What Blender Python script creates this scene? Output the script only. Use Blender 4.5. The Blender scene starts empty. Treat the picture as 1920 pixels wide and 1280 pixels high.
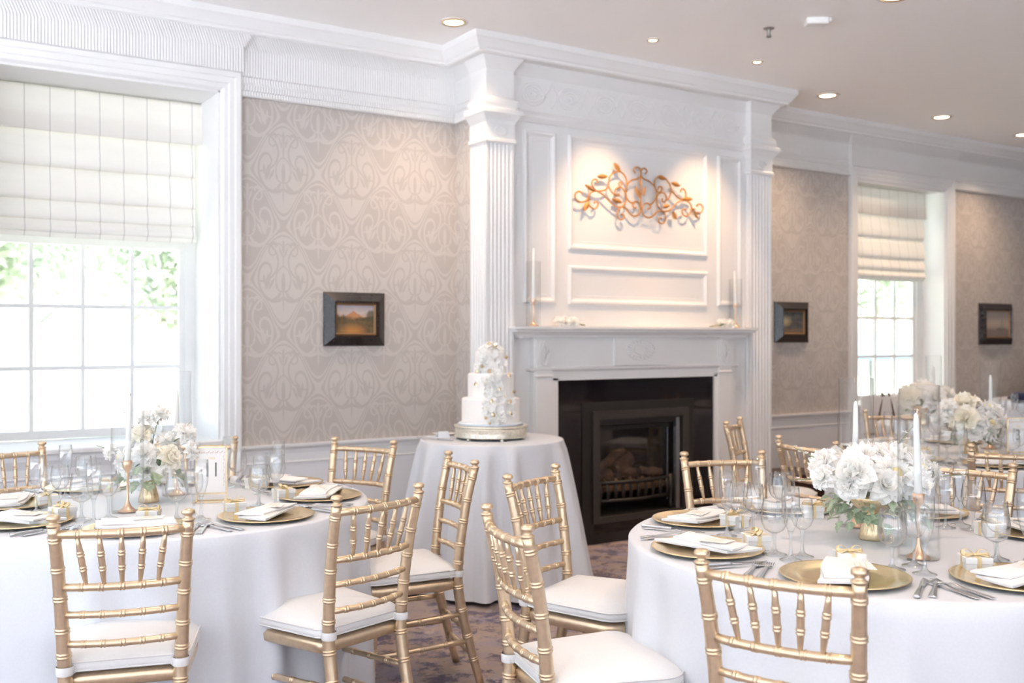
import bpy, math, random
from math import sin, cos, pi, radians as R, atan2, hypot
from mathutils import Vector, Matrix
random.seed(7)
S = bpy.context.scene
COL = S.collection

# ------------------------------------------------------------------ camera, world, light, exposure
cam_d = bpy.data.cameras.new('camera')
cam = bpy.data.objects.new('camera', cam_d); COL.objects.link(cam)
cam.location = (0, 0, 1.40)
cam.rotation_euler = (R(90), 0, R(-32.82))
cam_d.sensor_width = 36; cam_d.lens = 35.63
cam_d.shift_y = -8 / 1920
cam_d.clip_start = 0.05; cam_d.clip_end = 200
cam_d.dof.use_dof = True; cam_d.dof.focus_distance = 3.2; cam_d.dof.aperture_fstop = 3.2
S.camera = cam
S.view_settings.view_transform = 'Standard'
S.view_settings.look = 'None'
S.view_settings.gamma = 1
S.view_settings.use_curve_mapping = False
S.view_settings.exposure = 0.50
S.cycles.max_bounces = 14
S.cycles.transparent_max_bounces = 40
S.cycles.diffuse_bounces = 10
S.cycles.caustics_reflective = False
S.cycles.caustics_refractive = False
S.cycles.sample_clamp_indirect = 6

W = bpy.data.worlds.new('sky'); S.world = W; W.use_nodes = True
wn = W.node_tree.nodes; wl = W.node_tree.links
bg = wn['Background']; bg.inputs['Strength'].default_value = 1.9
tc = wn.new('ShaderNodeTexCoord'); sx = wn.new('ShaderNodeSeparateXYZ'); rp = wn.new('ShaderNodeValToRGB')
wl.new(tc.outputs['Generated'], sx.inputs[0]); wl.new(sx.outputs[2], rp.inputs[0]); wl.new(rp.outputs[0], bg.inputs[0])
rp.color_ramp.elements[0].position = 0.0; rp.color_ramp.elements[0].color = (0.78, 0.88, 1.0, 1)
rp.color_ramp.elements[1].position = 0.8; rp.color_ramp.elements[1].color = (0.66, 0.80, 1.0, 1)
sun_d = bpy.data.lights.new('sun', 'SUN'); sun_d.energy = 24.0; sun_d.angle = R(3); sun_d.color = (1, 0.98, 0.95)
sun = bpy.data.objects.new('sun', sun_d); COL.objects.link(sun); sun.rotation_euler = (R(28), R(-26), R(0))
LAMP_W = 52.0        # power of one recessed ceiling lamp
ACCENT_W = 80.0      # power of one accent lamp over the mantel

# ------------------------------------------------------------------ node helpers
class Ex:
    """tiny expression builder over Math nodes"""
    nt = None
    def __init__(s, sock): s.s = sock
    @staticmethod
    def m(op, *a, clamp=False):
        n = Ex.nt.nodes.new('ShaderNodeMath'); n.operation = op; n.use_clamp = clamp
        for i, v in enumerate(a):
            if isinstance(v, Ex): Ex.nt.links.new(v.s, n.inputs[i])
            else: n.inputs[i].default_value = v
        return Ex(n.outputs[0])
    def __add__(s, o): return Ex.m('ADD', s, o)
    def __radd__(s, o): return Ex.m('ADD', o, s)
    def __sub__(s, o): return Ex.m('SUBTRACT', s, o)
    def __rsub__(s, o): return Ex.m('SUBTRACT', o, s)
    def __mul__(s, o): return Ex.m('MULTIPLY', s, o)
    def __rmul__(s, o): return Ex.m('MULTIPLY', o, s)
    def __truediv__(s, o): return Ex.m('DIVIDE', s, o)
def eabs(a): return Ex.m('ABSOLUTE', a)
def emax(a, b): return Ex.m('MAXIMUM', a, b)
def emin(a, b): return Ex.m('MINIMUM', a, b)
def elen(x, y): return Ex.m('SQRT', x * x + y * y)
def ecos(a): return Ex.m('COSINE', a)
def wrap(a, lo, hi): return Ex.m('WRAP', a, hi, lo)
def step_in(d, soft=0.0015):  # 1 where d<0
    return Ex.m('MULTIPLY_ADD', d, -1.0 / soft, 0.5, clamp=True)

def mat_new(name):
    m = bpy.data.materials.new(name); m.use_nodes = True
    nt = m.node_tree; b = nt.nodes['Principled BSDF']
    Ex.nt = nt
    return m, nt, b
def inp(b, k, v):
    b.inputs[k].default_value = v
def noise_of(nt, scale, detail=3, coord='Object', rough=0.5, stretch=None):
    t = nt.nodes.new('ShaderNodeTexCoord'); n = nt.nodes.new('ShaderNodeTexNoise')
    n.inputs['Scale'].default_value = scale; n.inputs['Detail'].default_value = detail; n.inputs['Roughness'].default_value = rough
    if stretch:
        mp = nt.nodes.new('ShaderNodeMapping'); mp.inputs['Scale'].default_value = stretch
        nt.links.new(t.outputs[coord], mp.inputs[0]); nt.links.new(mp.outputs[0], n.inputs['Vector'])
    else: nt.links.new(t.outputs[coord], n.inputs['Vector'])
    return n
def ramp(nt, sock, stops):
    r = nt.nodes.new('ShaderNodeValToRGB'); cr = r.color_ramp
    while len(cr.elements) < len(stops): cr.elements.new(0.5)
    for e, (p, c) in zip(cr.elements, stops): e.position = p; e.color = (*c, 1)
    nt.links.new(sock, r.inputs[0]); return r
def mixc(nt, fac, a, b):
    n = nt.nodes.new('ShaderNodeMix'); n.data_type = 'RGBA'
    for i, v in ((0, fac), (6, a), (7, b)):
        if isinstance(v, Ex): v = v.s
        if hasattr(v, 'is_linked') or hasattr(v, 'links'): nt.links.new(v, n.inputs[i])
        elif isinstance(v, tuple): n.inputs[i].default_value = (*v, 1)
        else: n.inputs[i].default_value = v
    return n.outputs[2]
def bump(nt, b, sock, strength=0.2, dist=0.002):
    n = nt.nodes.new('ShaderNodeBump'); n.inputs['Strength'].default_value = strength; n.inputs['Distance'].default_value = dist
    if isinstance(sock, Ex): sock = sock.s
    nt.links.new(sock, n.inputs['Height']); nt.links.new(n.outputs[0], b.inputs['Normal'])
def simple(name, c, rough=0.5, metal=0.0, nscale=30, var=0.04, bstr=0.0, bdist=0.001, stretch=None, **kw):
    m, nt, b = mat_new(name)
    n = noise_of(nt, nscale, stretch=stretch)
    lo = tuple(max(0, x * (1 - var)) for x in c); hi = tuple(min(1, x * (1 + var)) for x in c)
    r = ramp(nt, n.outputs[0], [(0.3, lo), (0.7, hi)])
    nt.links.new(r.outputs[0], b.inputs['Base Color'])
    inp(b, 'Roughness', rough); inp(b, 'Metallic', metal)
    for k, v in kw.items(): inp(b, k.replace('_', ' '), v)
    if bstr: bump(nt, b, n.outputs[0], bstr, bdist)
    return m
def thin_glass(name, tint=(0.99, 0.995, 0.998), ior=1.45, rough=0.01, boost=1.0):
    m = bpy.data.materials.new(name); m.use_nodes = True; nt = m.node_tree; nt.nodes.clear(); Ex.nt = nt
    o = nt.nodes.new('ShaderNodeOutputMaterial'); mx = nt.nodes.new('ShaderNodeMixShader')
    t = nt.nodes.new('ShaderNodeBsdfTransparent'); g = nt.nodes.new('ShaderNodeBsdfGlossy')
    lw = nt.nodes.new('ShaderNodeLayerWeight'); lw.inputs[0].default_value = 0.5
    fc = Ex(lw.outputs['Facing'])
    edge = Ex.m('POWER', fc, 7.0)
    c = mixc(nt, edge, tint, tuple(x * 0.84 for x in tint)); nt.links.new(c, t.inputs[0])
    fac = Ex.m('MULTIPLY_ADD', Ex.m('POWER', fc, 3.5), 0.85 * boost, 0.075 * boost, clamp=True)
    nt.links.new(fac.s, mx.inputs[0]); nt.links.new(t.outputs[0], mx.inputs[1]); nt.links.new(g.outputs[0], mx.inputs[2])
    g.inputs['Roughness'].default_value = rough
    nt.links.new(mx.outputs[0], o.inputs[0]); return m
def cloth(name, c, trans=0.0, rough=0.9, sheen=0.2, scale=40, bstr=0.15, bdist=0.001, var=0.02):
    m = simple(name, c, rough, nscale=scale, var=var, bstr=bstr, bdist=bdist, Sheen_Weight=sheen)
    if trans:
        nt = m.node_tree; b = nt.nodes['Principled BSDF']; o = nt.nodes['Material Output']
        t = nt.nodes.new('ShaderNodeBsdfTranslucent'); t.inputs[0].default_value = (*c, 1)
        mx = nt.nodes.new('ShaderNodeMixShader'); mx.inputs[0].default_value = trans
        nt.links.new(b.outputs[0], mx.inputs[1]); nt.links.new(t.outputs[0], mx.inputs[2]); nt.links.new(mx.outputs[0], o.inputs[0])
    return m

M = {}
M['white'] = simple('white_paint', (0.765, 0.765, 0.765), 0.42, var=0.01, nscale=3)
M['ceiling'] = simple('ceiling_paint', (0.95, 0.94, 0.93), 0.9, var=0.01, nscale=2)
M['panel'] = simple('wainscot_paint', (0.74, 0.745, 0.77), 0.5, var=0.01, nscale=3)
M['gold_paint'] = simple('gold_lacquer', (0.74, 0.58, 0.40), 0.30, 0.78, nscale=60, var=0.06, bstr=0.05)
M['gold'] = simple('gold_metal', (0.86, 0.68, 0.44), 0.25, 0.85, nscale=120, var=0.08, bstr=0.08)
M['charger'] = simple('charger_gold', (0.90, 0.70, 0.40), 0.20, 0.85, nscale=90, var=0.08, bstr=0.1)
M['rose_gold'] = simple('warm_gold', (0.86, 0.60, 0.42), 0.28, 0.85, nscale=80, var=0.05)
M['silver'] = simple('cutlery_steel', (0.72, 0.73, 0.76), 0.16, 1.0, nscale=50, var=0.03)
M['copper'] = simple('copper_ornament', (0.55, 0.25, 0.07), 0.5, 0.3, nscale=60, var=0.15)
M['cushion'] = cloth('cushion_cotton', (0.77, 0.76, 0.75), scale=220, bstr=0.2, bdist=0.0006)
M['piping'] = cloth('cushion_piping', (0.80, 0.78, 0.77), scale=200)
M['linen'] = cloth('satin_tablecloth', (0.71, 0.725, 0.765), rough=0.42, scale=160, bstr=0.08, bdist=0.0005)
M['napkin'] = cloth('napkin_linen', (0.88, 0.87, 0.86), scale=250, bstr=0.2, bdist=0.0005)
M['paper'] = simple('card_paper', (0.86, 0.83, 0.80), 0.8, var=0.01)
M['box'] = simple('box_card', (0.88, 0.87, 0.84), 0.6, var=0.01)
M['ribbon'] = simple('gold_ribbon', (0.83, 0.68, 0.40), 0.4, 0.3, var=0.05)
M['ink'] = simple('grey_ink', (0.20, 0.19, 0.19), 0.8)
M['wax'] = simple('white_wax', (0.92, 0.91, 0.88), 0.45, var=0.01, Subsurface_Weight=0.1)
M['wick'] = simple('wick', (0.15, 0.13, 0.11), 0.9)
M['glass'] = thin_glass('clear_glass', boost=1.0)
M['cylglass'] = thin_glass('cylinder_glass', boost=0.5)
M['stemglass'] = thin_glass('stem_glass', (0.93, 0.95, 0.96), boost=2.2)
M['pane'] = thin_glass('window_glass', (0.99, 0.99, 0.99), boost=0.6)
M['petal'] = cloth('white_petal', (0.99, 0.98, 0.96), trans=0.14, rough=0.6, scale=60, bstr=0.1)
M['petal_cream'] = cloth('cream_petal', (0.99, 0.96, 0.88), trans=0.14, rough=0.6, scale=60, bstr=0.1)
M['petal_core'] = cloth('yellow_core', (0.88, 0.80, 0.42), trans=0.2, rough=0.7, scale=60)
M['leaf'] = cloth('variegated_leaf', (0.40, 0.50, 0.34), trans=0.25, rough=0.5, scale=70, var=0.5)
M['leaf_pale'] = cloth('pale_leaf', (0.52, 0.60, 0.42), trans=0.25, rough=0.5, scale=70, var=0.3)
M['icing'] = simple('fondant', (0.95, 0.93, 0.91), 0.5, nscale=20, var=0.01, Subsurface_Weight=0.1)
M['cakeboard'] = simple('cake_board', (0.75, 0.80, 0.86), 0.4)
M['stand'] = simple('silver_gilt', (0.88, 0.83, 0.72), 0.32, 0.7, nscale=150, var=0.15, bstr=0.3)
M['black_frame'] = simple('black_frame_lacquer', (0.022, 0.016, 0.014), 0.14, nscale=40, var=0.3, IOR=1.55)
M['black_stone'] = simple('black_granite', (0.010, 0.008, 0.010), 0.06, nscale=250, var=0.5)
M['iron'] = simple('dark_iron', (0.014, 0.013, 0.012), 0.5, nscale=100, var=0.2, bstr=0.1)
M['iron_face'] = simple('charcoal_metal', (0.035, 0.032, 0.029), 0.4, nscale=80, var=0.1)
M['soot'] = simple('soot_brick', (0.02, 0.016, 0.015), 0.9, nscale=30, var=0.4)
M['chrome'] = simple('trim_chrome', (0.35, 0.38, 0.42), 0.25, 0.9)
M['log'] = simple('ceramic_log', (0.085, 0.047, 0.028), 0.9, nscale=25, var=0.6, bstr=0.8, bdist=0.01)
M['ember'] = simple('ember_rock', (0.12, 0.07, 0.04), 0.9, nscale=60, var=0.6)
M['dark_wood'] = simple('dark_walnut', (0.055, 0.022, 0.013), 0.35, nscale=12, var=0.4, stretch=(1, 1, 8))
M['brown_wall'] = simple('brown_panelling', (0.10, 0.055, 0.035), 0.5, nscale=6, var=0.3, stretch=(1, 1, 6))
M['navy'] = cloth('navy_wool', (0.015, 0.025, 0.075), scale=200)
M['grass'] = simple('lawn', (0.62, 0.66, 0.52), 1.0, nscale=2, var=0.2)
M['bounce_ground'] = simple('pale_bounce_ground', (0.76, 0.79, 0.84), 0.9, nscale=2, var=0.05)  # pale colour for the unseen ground that throws daylight up into the room
M['old_gilt'] = simple('old_gilt', (0.30, 0.17, 0.08), 0.45, 0.4)
M['tree'] = cloth('tree_foliage', (0.38, 0.44, 0.34), trans=0.4, rough=0.8, scale=3, var=0.4)
M['bark'] = simple('pale_bark', (0.42, 0.40, 0.38), 0.9, nscale=10, var=0.3)
M['patio'] = simple('blue_parasol_cloth', (0.10, 0.17, 0.22), 0.8)
M['plastic'] = simple('white_plastic', (0.85, 0.85, 0.83), 0.35)
M['sprk'] = simple('sprinkler_brass', (0.30, 0.28, 0.25), 0.4, 0.7)
M['bark2'] = simple('brown_stem', (0.25, 0.28, 0.14), 0.7)

def emat(name, c, s):
    m = bpy.data.materials.new(name); m.use_nodes = True; b = m.node_tree.nodes['Principled BSDF']
    inp(b, 'Base Color', (*c, 1)); inp(b, 'Emission Color', (*c, 1)); inp(b, 'Emission Strength', s); return m
M['bulb'] = emat('lamp_bulb', (1.0, 0.83, 0.60), 6.0)
M['reflector'] = simple('lamp_reflector', (0.90, 0.66, 0.36), 0.25, 0.6, var=0.05)

# reeded frieze paint (fine vertical ribs as relief)
def reeded(name, pitch, strength):
    m, nt, b = mat_new(name)
    inp(b, 'Base Color', (0.83, 0.83, 0.83, 1)); inp(b, 'Roughness', 0.5)
    g = nt.nodes.new('ShaderNodeNewGeometry'); s = nt.nodes.new('ShaderNodeSeparateXYZ'); nt.links.new(g.outputs['Position'], s.inputs[0])
    u = Ex(s.outputs[0]) - Ex(s.outputs[1])
    bump(nt, b, ecos(u * (2 * pi / pitch)), strength, 0.003)
    n = noise_of(nt, 4); r = ramp(nt, n.outputs[0], [(0.3, (0.75, 0.75, 0.75)), (0.7, (0.77, 0.77, 0.77))]); nt.links.new(r.outputs[0], b.inputs['Base Color'])
    return m
M['reeded'] = reeded('reeded_paint', 0.0165, 0.6)

# damask wallpaper: counterchanged scroll ornament on an ogee lattice
def wallpaper():
    m, nt, b = mat_new('damask_wallpaper')
    g = nt.nodes.new('ShaderNodeNewGeometry'); s = nt.nodes.new('ShaderNodeSeparateXYZ'); nt.links.new(g.outputs['Position'], s.inputs[0])
    P, Q = 0.444, 0.655
    u = Ex(s.outputs[0]) - Ex(s.outputs[1]) + (5.88 - 2.375)   # medallion axis passes X = 2.375
    z = Ex(s.outputs[2]) - 2.105
    V = z * (2 * pi / Q)
    reg = ecos(u * (2 * pi / P)) * (1.0 + Ex.m('SINE', V * 2.0) * 0.22) + ecos(V)
    inA = Ex.m('GREATER_THAN', reg, 0.0)
    ua = wrap(u, -P / 2, P / 2); ub = wrap(u + P / 2, -P / 2, P / 2)
    za = wrap(z, -Q / 2, Q / 2); zb = wrap(z + Q / 2, -Q / 2, Q / 2)
    inv = 1.0 - inA
    x = eabs(ua * inA + ub * inv); y = za * inA + zb * inv
    x.s.node.label = 'x'
    def arc(cx, cy, r, w, n1=None, n2=None):
        d = eabs(elen(x - cx, y - cy) - r) - w
        for n in (n1, n2):
            if n:   # keep only where (p-c).n > 0
                a = R(n); d = emax(d, (x - cx) * (-cos(a)) + (y - cy) * (-sin(a)))
        return d
    def ell(cx, cy, a, bb, rot=0):
        c_, s_ = cos(R(rot)), sin(R(rot)); dx, dy = x - cx, y - cy
        px = (dx * c_ + dy * s_) / a; py = (dy * c_ - dx * s_) / bb
        return (elen(px, py) - 1.0) * min(a, bb)
    w = 0.0058
    def spiral(cx, cy, r0, k, w_, sgn, rmax, ys=0.62):
        dx, dy = x - cx, (y - cy) * ys; r = elen(dx, dy)
        th = Ex.m('ARCTAN2', dy * float(sgn), dx)
        q = wrap(Ex.m('LOGARITHM', r / r0, math.e) + th * k, -pi * k, pi * k)
        taper = Ex.m('MULTIPLY_ADD', r, 0.055, w_ * 0.55)
        d = eabs(q) * r - emin(taper, w_)
        return emax(d, emax(r - rmax, 0.010 - r))
    ds = [
        # big scroll: log spiral from the stem round the outside into the curl
        spiral(0.094, 0.012, 0.056, 0.37, 0.0070, 1, 0.17),
        # small scroll above
        spiral(0.062, 0.135, 0.027, 0.24, 0.0055, -1, 0.045, 0.85),
        arc(0.150, 0.075, 0.118, 0.0055, 180, 205),
        # fleur leaves
        ell(0.098, -0.045, 0.014, 0.048, 14), ell(0.074, -0.058, 0.008, 0.036, 26), ell(0.120, -0.030, 0.007, 0.028, -2),
        # central bulb
        ell(0.0, -0.050, 0.012, 0.062), arc(0.0, -0.060, 0.045, 0.005, -90), arc(-0.045, -0.030, 0.092, 0.004, 20, 60),
        # stem, bottom leaves
        ell(0.0, -0.150, 0.005, 0.075), ell(0.028, -0.128, 0.010, 0.024, 25), ell(0.050, -0.145, 0.008, 0.028, 50),
        # palmette at the top
        ell(0.0, 0.165, 0.009, 0.042), arc(0.030, 0.168, 0.017, 0.0045, 70), ell(0.017, 0.135, 0.006, 0.030, -18), arc(0.060, 0.176, 0.016, 0.0045, 100),
        ell(0.0, 0.085, 0.0045, 0.05),
    ]
    # outer edge band of the medallion
    d = ds[0]
    for e in ds[1:]: d = emin(d, e)
    orn = step_in(d, 0.003)
    band = step_in(eabs(eabs(reg) - 0.17) - 0.055, 0.03)
    x_or = Ex.m('ABSOLUTE', emax(orn, band) - inv)            # xor for counterchange
    n = noise_of(nt, 1.5, 4)
    c1 = mixc(nt, x_or, (0.475, 0.432, 0.400), (0.560, 0.515, 0.478))
    r = ramp(nt, n.outputs[0], [(0.3, (0.96, 0.96, 0.96)), (0.7, (1, 1, 1))])
    mm = nt.nodes.new('ShaderNodeMix'); mm.data_type = 'RGBA'; mm.blend_type = 'MULTIPLY'; mm.inputs[0].default_value = 1
    nt.links.new(c1, mm.inputs[6]); nt.links.new(r.outputs[0], mm.inputs[7]); nt.links.new(mm.outputs[2], b.inputs['Base Color'])
    rr = Ex.m('MULTIPLY_ADD', x_or, -0.16, 0.56); nt.links.new(rr.s, b.inputs['Roughness'])
    inp(b, 'Sheen Weight', 0.15)
    return m
M['wallpaper'] = wallpaper()

def carpet():
    m, nt, b = mat_new('patterned_carpet')
    n1 = noise_of(nt, 2.2, 5, rough=0.65); n2 = noise_of(nt, 9, 6, rough=0.7); n3 = noise_of(nt, 260, 2)
    t = nt.nodes.new('ShaderNodeTexCoord'); v = nt.nodes.new('ShaderNodeTexVoronoi'); v.inputs['Scale'].default_value = 11
    dmix = nt.nodes.new('ShaderNodeMix'); dmix.data_type = 'VECTOR'; dmix.inputs[0].default_value = 0.30
    nt.links.new(t.outputs['Object'], dmix.inputs[4]); nt.links.new(n2.outputs[1], dmix.inputs[5]); nt.links.new(dmix.outputs[1], v.inputs['Vector'])
    base = ramp(nt, n1.outputs[0], [(0.35, (0.25, 0.23, 0.31)), (0.5, (0.38, 0.29, 0.24)), (0.65, (0.28, 0.26, 0.35))])
    spots = Ex.m('MULTIPLY_ADD', Ex(v.outputs[0]) + Ex(n2.outputs[0]) * 0.9, -3.2, 3.25, clamp=True)
    c = mixc(nt, spots * 0.85, base.outputs[0], (0.08, 0.07, 0.13))
    hi = Ex.m('MULTIPLY_ADD', Ex(n2.outputs[0]), 9.0, -5.2, clamp=True)
    c2 = mixc(nt, hi * 0.55, c, (0.55, 0.44, 0.33))
    nt.links.new(c2, b.inputs['Base Color']); inp(b, 'Roughness', 0.95); bump(nt, b, n3.outputs[0], 0.4, 0.004)
    return m
M['carpet'] = carpet()

def blind_mat():
    m, nt, b = mat_new('blind_linen')
    g = nt.nodes.new('ShaderNodeNewGeometry'); s = nt.nodes.new('ShaderNodeSeparateXYZ'); nt.links.new(g.outputs['Position'], s.inputs[0])
    u = wrap(Ex(s.outputs[0]) - 1.70, -0.066, 0.066)
    line = step_in(eabs(u) - 0.0022, 0.0015)
    n = noise_of(nt, 3, 3, stretch=(1, 1, 3)); base = ramp(nt, n.outputs[0], [(0.3, (0.84, 0.81, 0.76)), (0.7, (0.88, 0.86, 0.81))])
    c = mixc(nt, line * 0.75, base.outputs[0], (0.42, 0.40, 0.42))
    nt.links.new(c, b.inputs['Base Color']); inp(b, 'Roughness', 0.9)
    bump(nt, b, n.outputs[0], 0.25, 0.01)
    o = nt.nodes['Material Output']; t = nt.nodes.new('ShaderNodeBsdfTranslucent'); nt.links.new(c, t.inputs[0])
    mx = nt.nodes.new('ShaderNodeMixShader'); mx.inputs[0].default_value = 0.07
    nt.links.new(b.outputs[0], mx.inputs[1]); nt.links.new(t.outputs[0], mx.inputs[2]); nt.links.new(mx.outputs[0], o.inputs[0])
    return m
M['blind'] = blind_mat()

def painting(kind):
    m, nt, b = mat_new('painting_' + kind)
    t = nt.nodes.new('ShaderNodeTexCoord'); s = nt.nodes.new('ShaderNodeSeparateXYZ'); nt.links.new(t.outputs['Generated'], s.inputs[0])
    x, z = Ex(s.outputs[0]), Ex(s.outputs[2])
    n = noise_of(nt, 3.5, 6, 'Generated', 0.65); n2 = noise_of(nt, 9, 4, 'Generated', 0.6)
    nn = Ex(n.outputs[0]); nf = Ex(n2.outputs[0])
    if kind == 'sunset':
        sky = ramp(nt, (z + (nn - 0.5) * 0.3).s, [(0.5, (0.66, 0.42, 0.28)), (0.75, (0.62, 0.50, 0.42)), (1.0, (0.40, 0.36, 0.42))])
        mtn = step_in(z - (0.80 - eabs(x - 0.45) * 0.9 + (nf - 0.5) * 0.12), 0.03)
        c = mixc(nt, mtn, sky.outputs[0], (0.60, 0.27, 0.12))
        low = step_in(z - (0.56 + (nn - 0.5) * 0.5 + eabs(x - 0.5) * 0.12), 0.1)
        lo = ramp(nt, nf.s, [(0.3, (0.07, 0.05, 0.025)), (0.7, (0.20, 0.13, 0.06))])
        c = mixc(nt, low, c, lo.outputs[0])
        glow = step_in(elen((x - 0.42) * 0.8, (z - 0.05)) - 0.22 + (nf - 0.5) * 0.2, 0.25)
        c = mixc(nt, glow * 0.8, c, (0.50, 0.22, 0.05))
        tr = step_in(elen((x - 0.93) * 1.4, z - 0.62) - 0.2 + (nf - 0.5) * 0.25, 0.08)
        c = mixc(nt, tr * 0.8, c, (0.09, 0.075, 0.04))
    elif kind == 'forest':
        base = ramp(nt, nn.s, [(0.35, (0.05, 0.055, 0.06)), (0.65, (0.16, 0.15, 0.13))])
        gl = step_in(elen(x - 0.12, (z - 0.55) * 1.3) - 0.25 + (nf - 0.5) * 0.3, 0.3)
        c = mixc(nt, gl * 0.9, base.outputs[0], (0.52, 0.42, 0.25))
        lo = step_in(z - 0.18 + (nf - 0.5) * 0.2, 0.1); c = mixc(nt, lo * 0.7, c, (0.22, 0.13, 0.07))
    else:
        sky = ramp(nt, (z + (nn - 0.5) * 0.2).s, [(0.2, (0.30, 0.22, 0.18)), (0.5, (0.50, 0.42, 0.34)), (1.0, (0.40, 0.34, 0.30))])
        sea = step_in(z - 0.30 + (nf - 0.5) * 0.08, 0.06); c = mixc(nt, sea * 0.7, sky.outputs[0], (0.20, 0.17, 0.16))
        hull = step_in(elen((x - 0.68) * 0.5, (z - 0.30) * 1.6) - 0.1, 0.04); c = mixc(nt, hull * 0.7, c, (0.13, 0.11, 0.12))
        sl = step_in(elen((x - 0.72) * 2.6, (z - 0.48)) - 0.2 + (nf - 0.5) * 0.1, 0.05); c = mixc(nt, sl * 0.55, c, (0.30, 0.28, 0.25))
    nt.links.new(c, b.inputs['Base Color']); inp(b, 'Roughness', 0.35)
    return m

# ------------------------------------------------------------------ mesh helpers
class MB:
    def __init__(s): s.v = []; s.f = []; s.sm = []
    def add(s, vs, fs, smooth=False):
        o = len(s.v); s.v += [tuple(v) for v in vs]
        for f in fs: s.f.append(tuple(i + o for i in f)); s.sm.append(smooth)
        return s
    def box(s, x0, y0, z0, x1, y1, z1, bev=0.0):
        if bev <= 0:
            return s.add([(x0, y0, z0), (x1, y0, z0), (x1, y1, z0), (x0, y1, z0), (x0, y0, z1), (x1, y0, z1), (x1, y1, z1), (x0, y1, z1)],
              [(0, 3, 2, 1), (4, 5, 6, 7), (0, 1, 5, 4), (1, 2, 6, 5), (2, 3, 7, 6), (3, 0, 4, 7)])
        b = bev; rings = []
        for (z, i) in ((z0, b), (z0 + b, 0), (z1 - b, 0), (z1, b)):
            rings.append([(x0 + i + (b if i == 0 else 0), y0 + i, z), (x1 - i - (b if i == 0 else 0), y0 + i, z), (x1 - i, y0 + i + (b if i == 0 else 0), z), (x1 - i, y1 - i - (b if i == 0 else 0), z),
                          (x1 - i - (b if i == 0 else 0), y1 - i, z), (x0 + i + (b if i == 0 else 0), y1 - i, z), (x0 + i, y1 - i - (b if i == 0 else 0), z), (x0 + i, y0 + i + (b if i == 0 else 0), z)])
        return s.loft(rings, True, True, False)
    def loft(s, rings, capa=False, capb=False, smooth=True, closed=True):
        n = len(rings[0]); vs = [p for r in rings for p in r]; fs = []
        m = n if closed else n - 1
        for i in range(len(rings) - 1):
            for j in range(m):
                k = (j + 1) % n; fs.append((i * n + j, i * n + k, (i + 1) * n + k, (i + 1) * n + j))
        s.add(vs, fs, smooth)
        o = len(s.v) - len(vs)
        if capa: s.f.append(tuple(o + j for j in reversed(range(n)))); s.sm.append(False)
        if capb: s.f.append(tuple(o + (len(rings) - 1) * n + j for j in range(n))); s.sm.append(False)
        return s
    def lathe(s, prof, seg=24, cx=0, cy=0, z0=0, smooth=True, rib=0, ribamp=0.0, capa=False, capb=False):
        rings = []
        for (r, z) in prof:
            ring = []
            for j in range(seg):
                a = 2 * pi * j / seg; rr = r * (1 + (ribamp * (0.5 + 0.5 * cos(rib * a)) if rib else 0))
                ring.append((cx + rr * cos(a), cy + rr * sin(a), z0 + z))
            rings.append(ring)
        return s.loft(rings, capa, capb, smooth)
    def tube(s, pts, rad, seg=8, smooth=True, cap=True, up=None):
        pts = [Vector(p) for p in pts]; n = len(pts)
        if not hasattr(rad, '__len__'): rad = [rad] * n
        rings = []; ref = Vector(up) if up else None
        prev = None
        for i, p in enumerate(pts):
            t = (pts[min(i + 1, n - 1)] - pts[max(i - 1, 0)])
            if t.length < 1e-9: t = Vector((0, 0, 1))
            t.normalize()
            if prev is None:
                a = ref or (Vector((1, 0, 0)) if abs(t.x) < 0.9 else Vector((0, 1, 0)))
            else: a = prev
            u = (a - t * a.dot(t))
            if u.length < 1e-6: u = t.orthogonal()
            u.normalize(); prev = u; w = t.cross(u)
            rr = rad[i] if hasattr(rad[i], '__len__') else (rad[i], rad[i])
            rings.append([p + u * (rr[0] * cos(2 * pi * j / seg)) + w * (rr[1] * sin(2 * pi * j / seg)) for j in range(seg)])
        return s.loft(rings, cap, cap, smooth)
    def xf(s, mtx, start=0):
        for i in range(start, len(s.v)): s.v[i] = tuple(mtx @ Vector(s.v[i]))
        return s
    def merge(s, o, mtx=None):
        vs = [tuple(mtx @ Vector(v)) for v in o.v] if mtx else o.v
        k = len(s.v); s.v += vs; s.f += [tuple(i + k for i in f) for f in o.f]; s.sm += o.sm; return s
    def mesh(s, name):
        me = bpy.data.meshes.new(name); me.from_pydata(s.v, [], s.f)
        me.polygons.foreach_set('use_smooth', s.sm); me.update(); return me

def link(name, me, mat, parent=None):
    if isinstance(me, MB): me = me.mesh(name)
    if mat and not me.materials: me.materials.append(M[mat] if isinstance(mat, str) else mat)
    o = bpy.data.objects.new(name, me); COL.objects.link(o)
    if parent: o.parent = parent
    return o
def tag(o, label, cat, group=None, kind=None):
    o['label'] = label; o['category'] = cat
    if group: o['group'] = group
    if kind: o['kind'] = kind
    return o
def empty(name, loc=(0, 0, 0), rz=0.0):
    e = bpy.data.objects.new(name, None); COL.objects.link(e); e.location = loc; e.rotation_euler = (0, 0, rz)
    e.empty_display_size = 0.05; return e
def thing(name, label, cat, loc=(0, 0, 0), rz=0.0, group=None):
    return tag(empty(name, loc, rz), label, cat, group)
def struct(name, me, mat, parent=None):
    o = link(name, me, mat, parent)
    if parent is None: o['kind'] = 'structure'
    return o
def kids(o): return KIDS.get(o.name, [])
KIDS = {}
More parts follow.
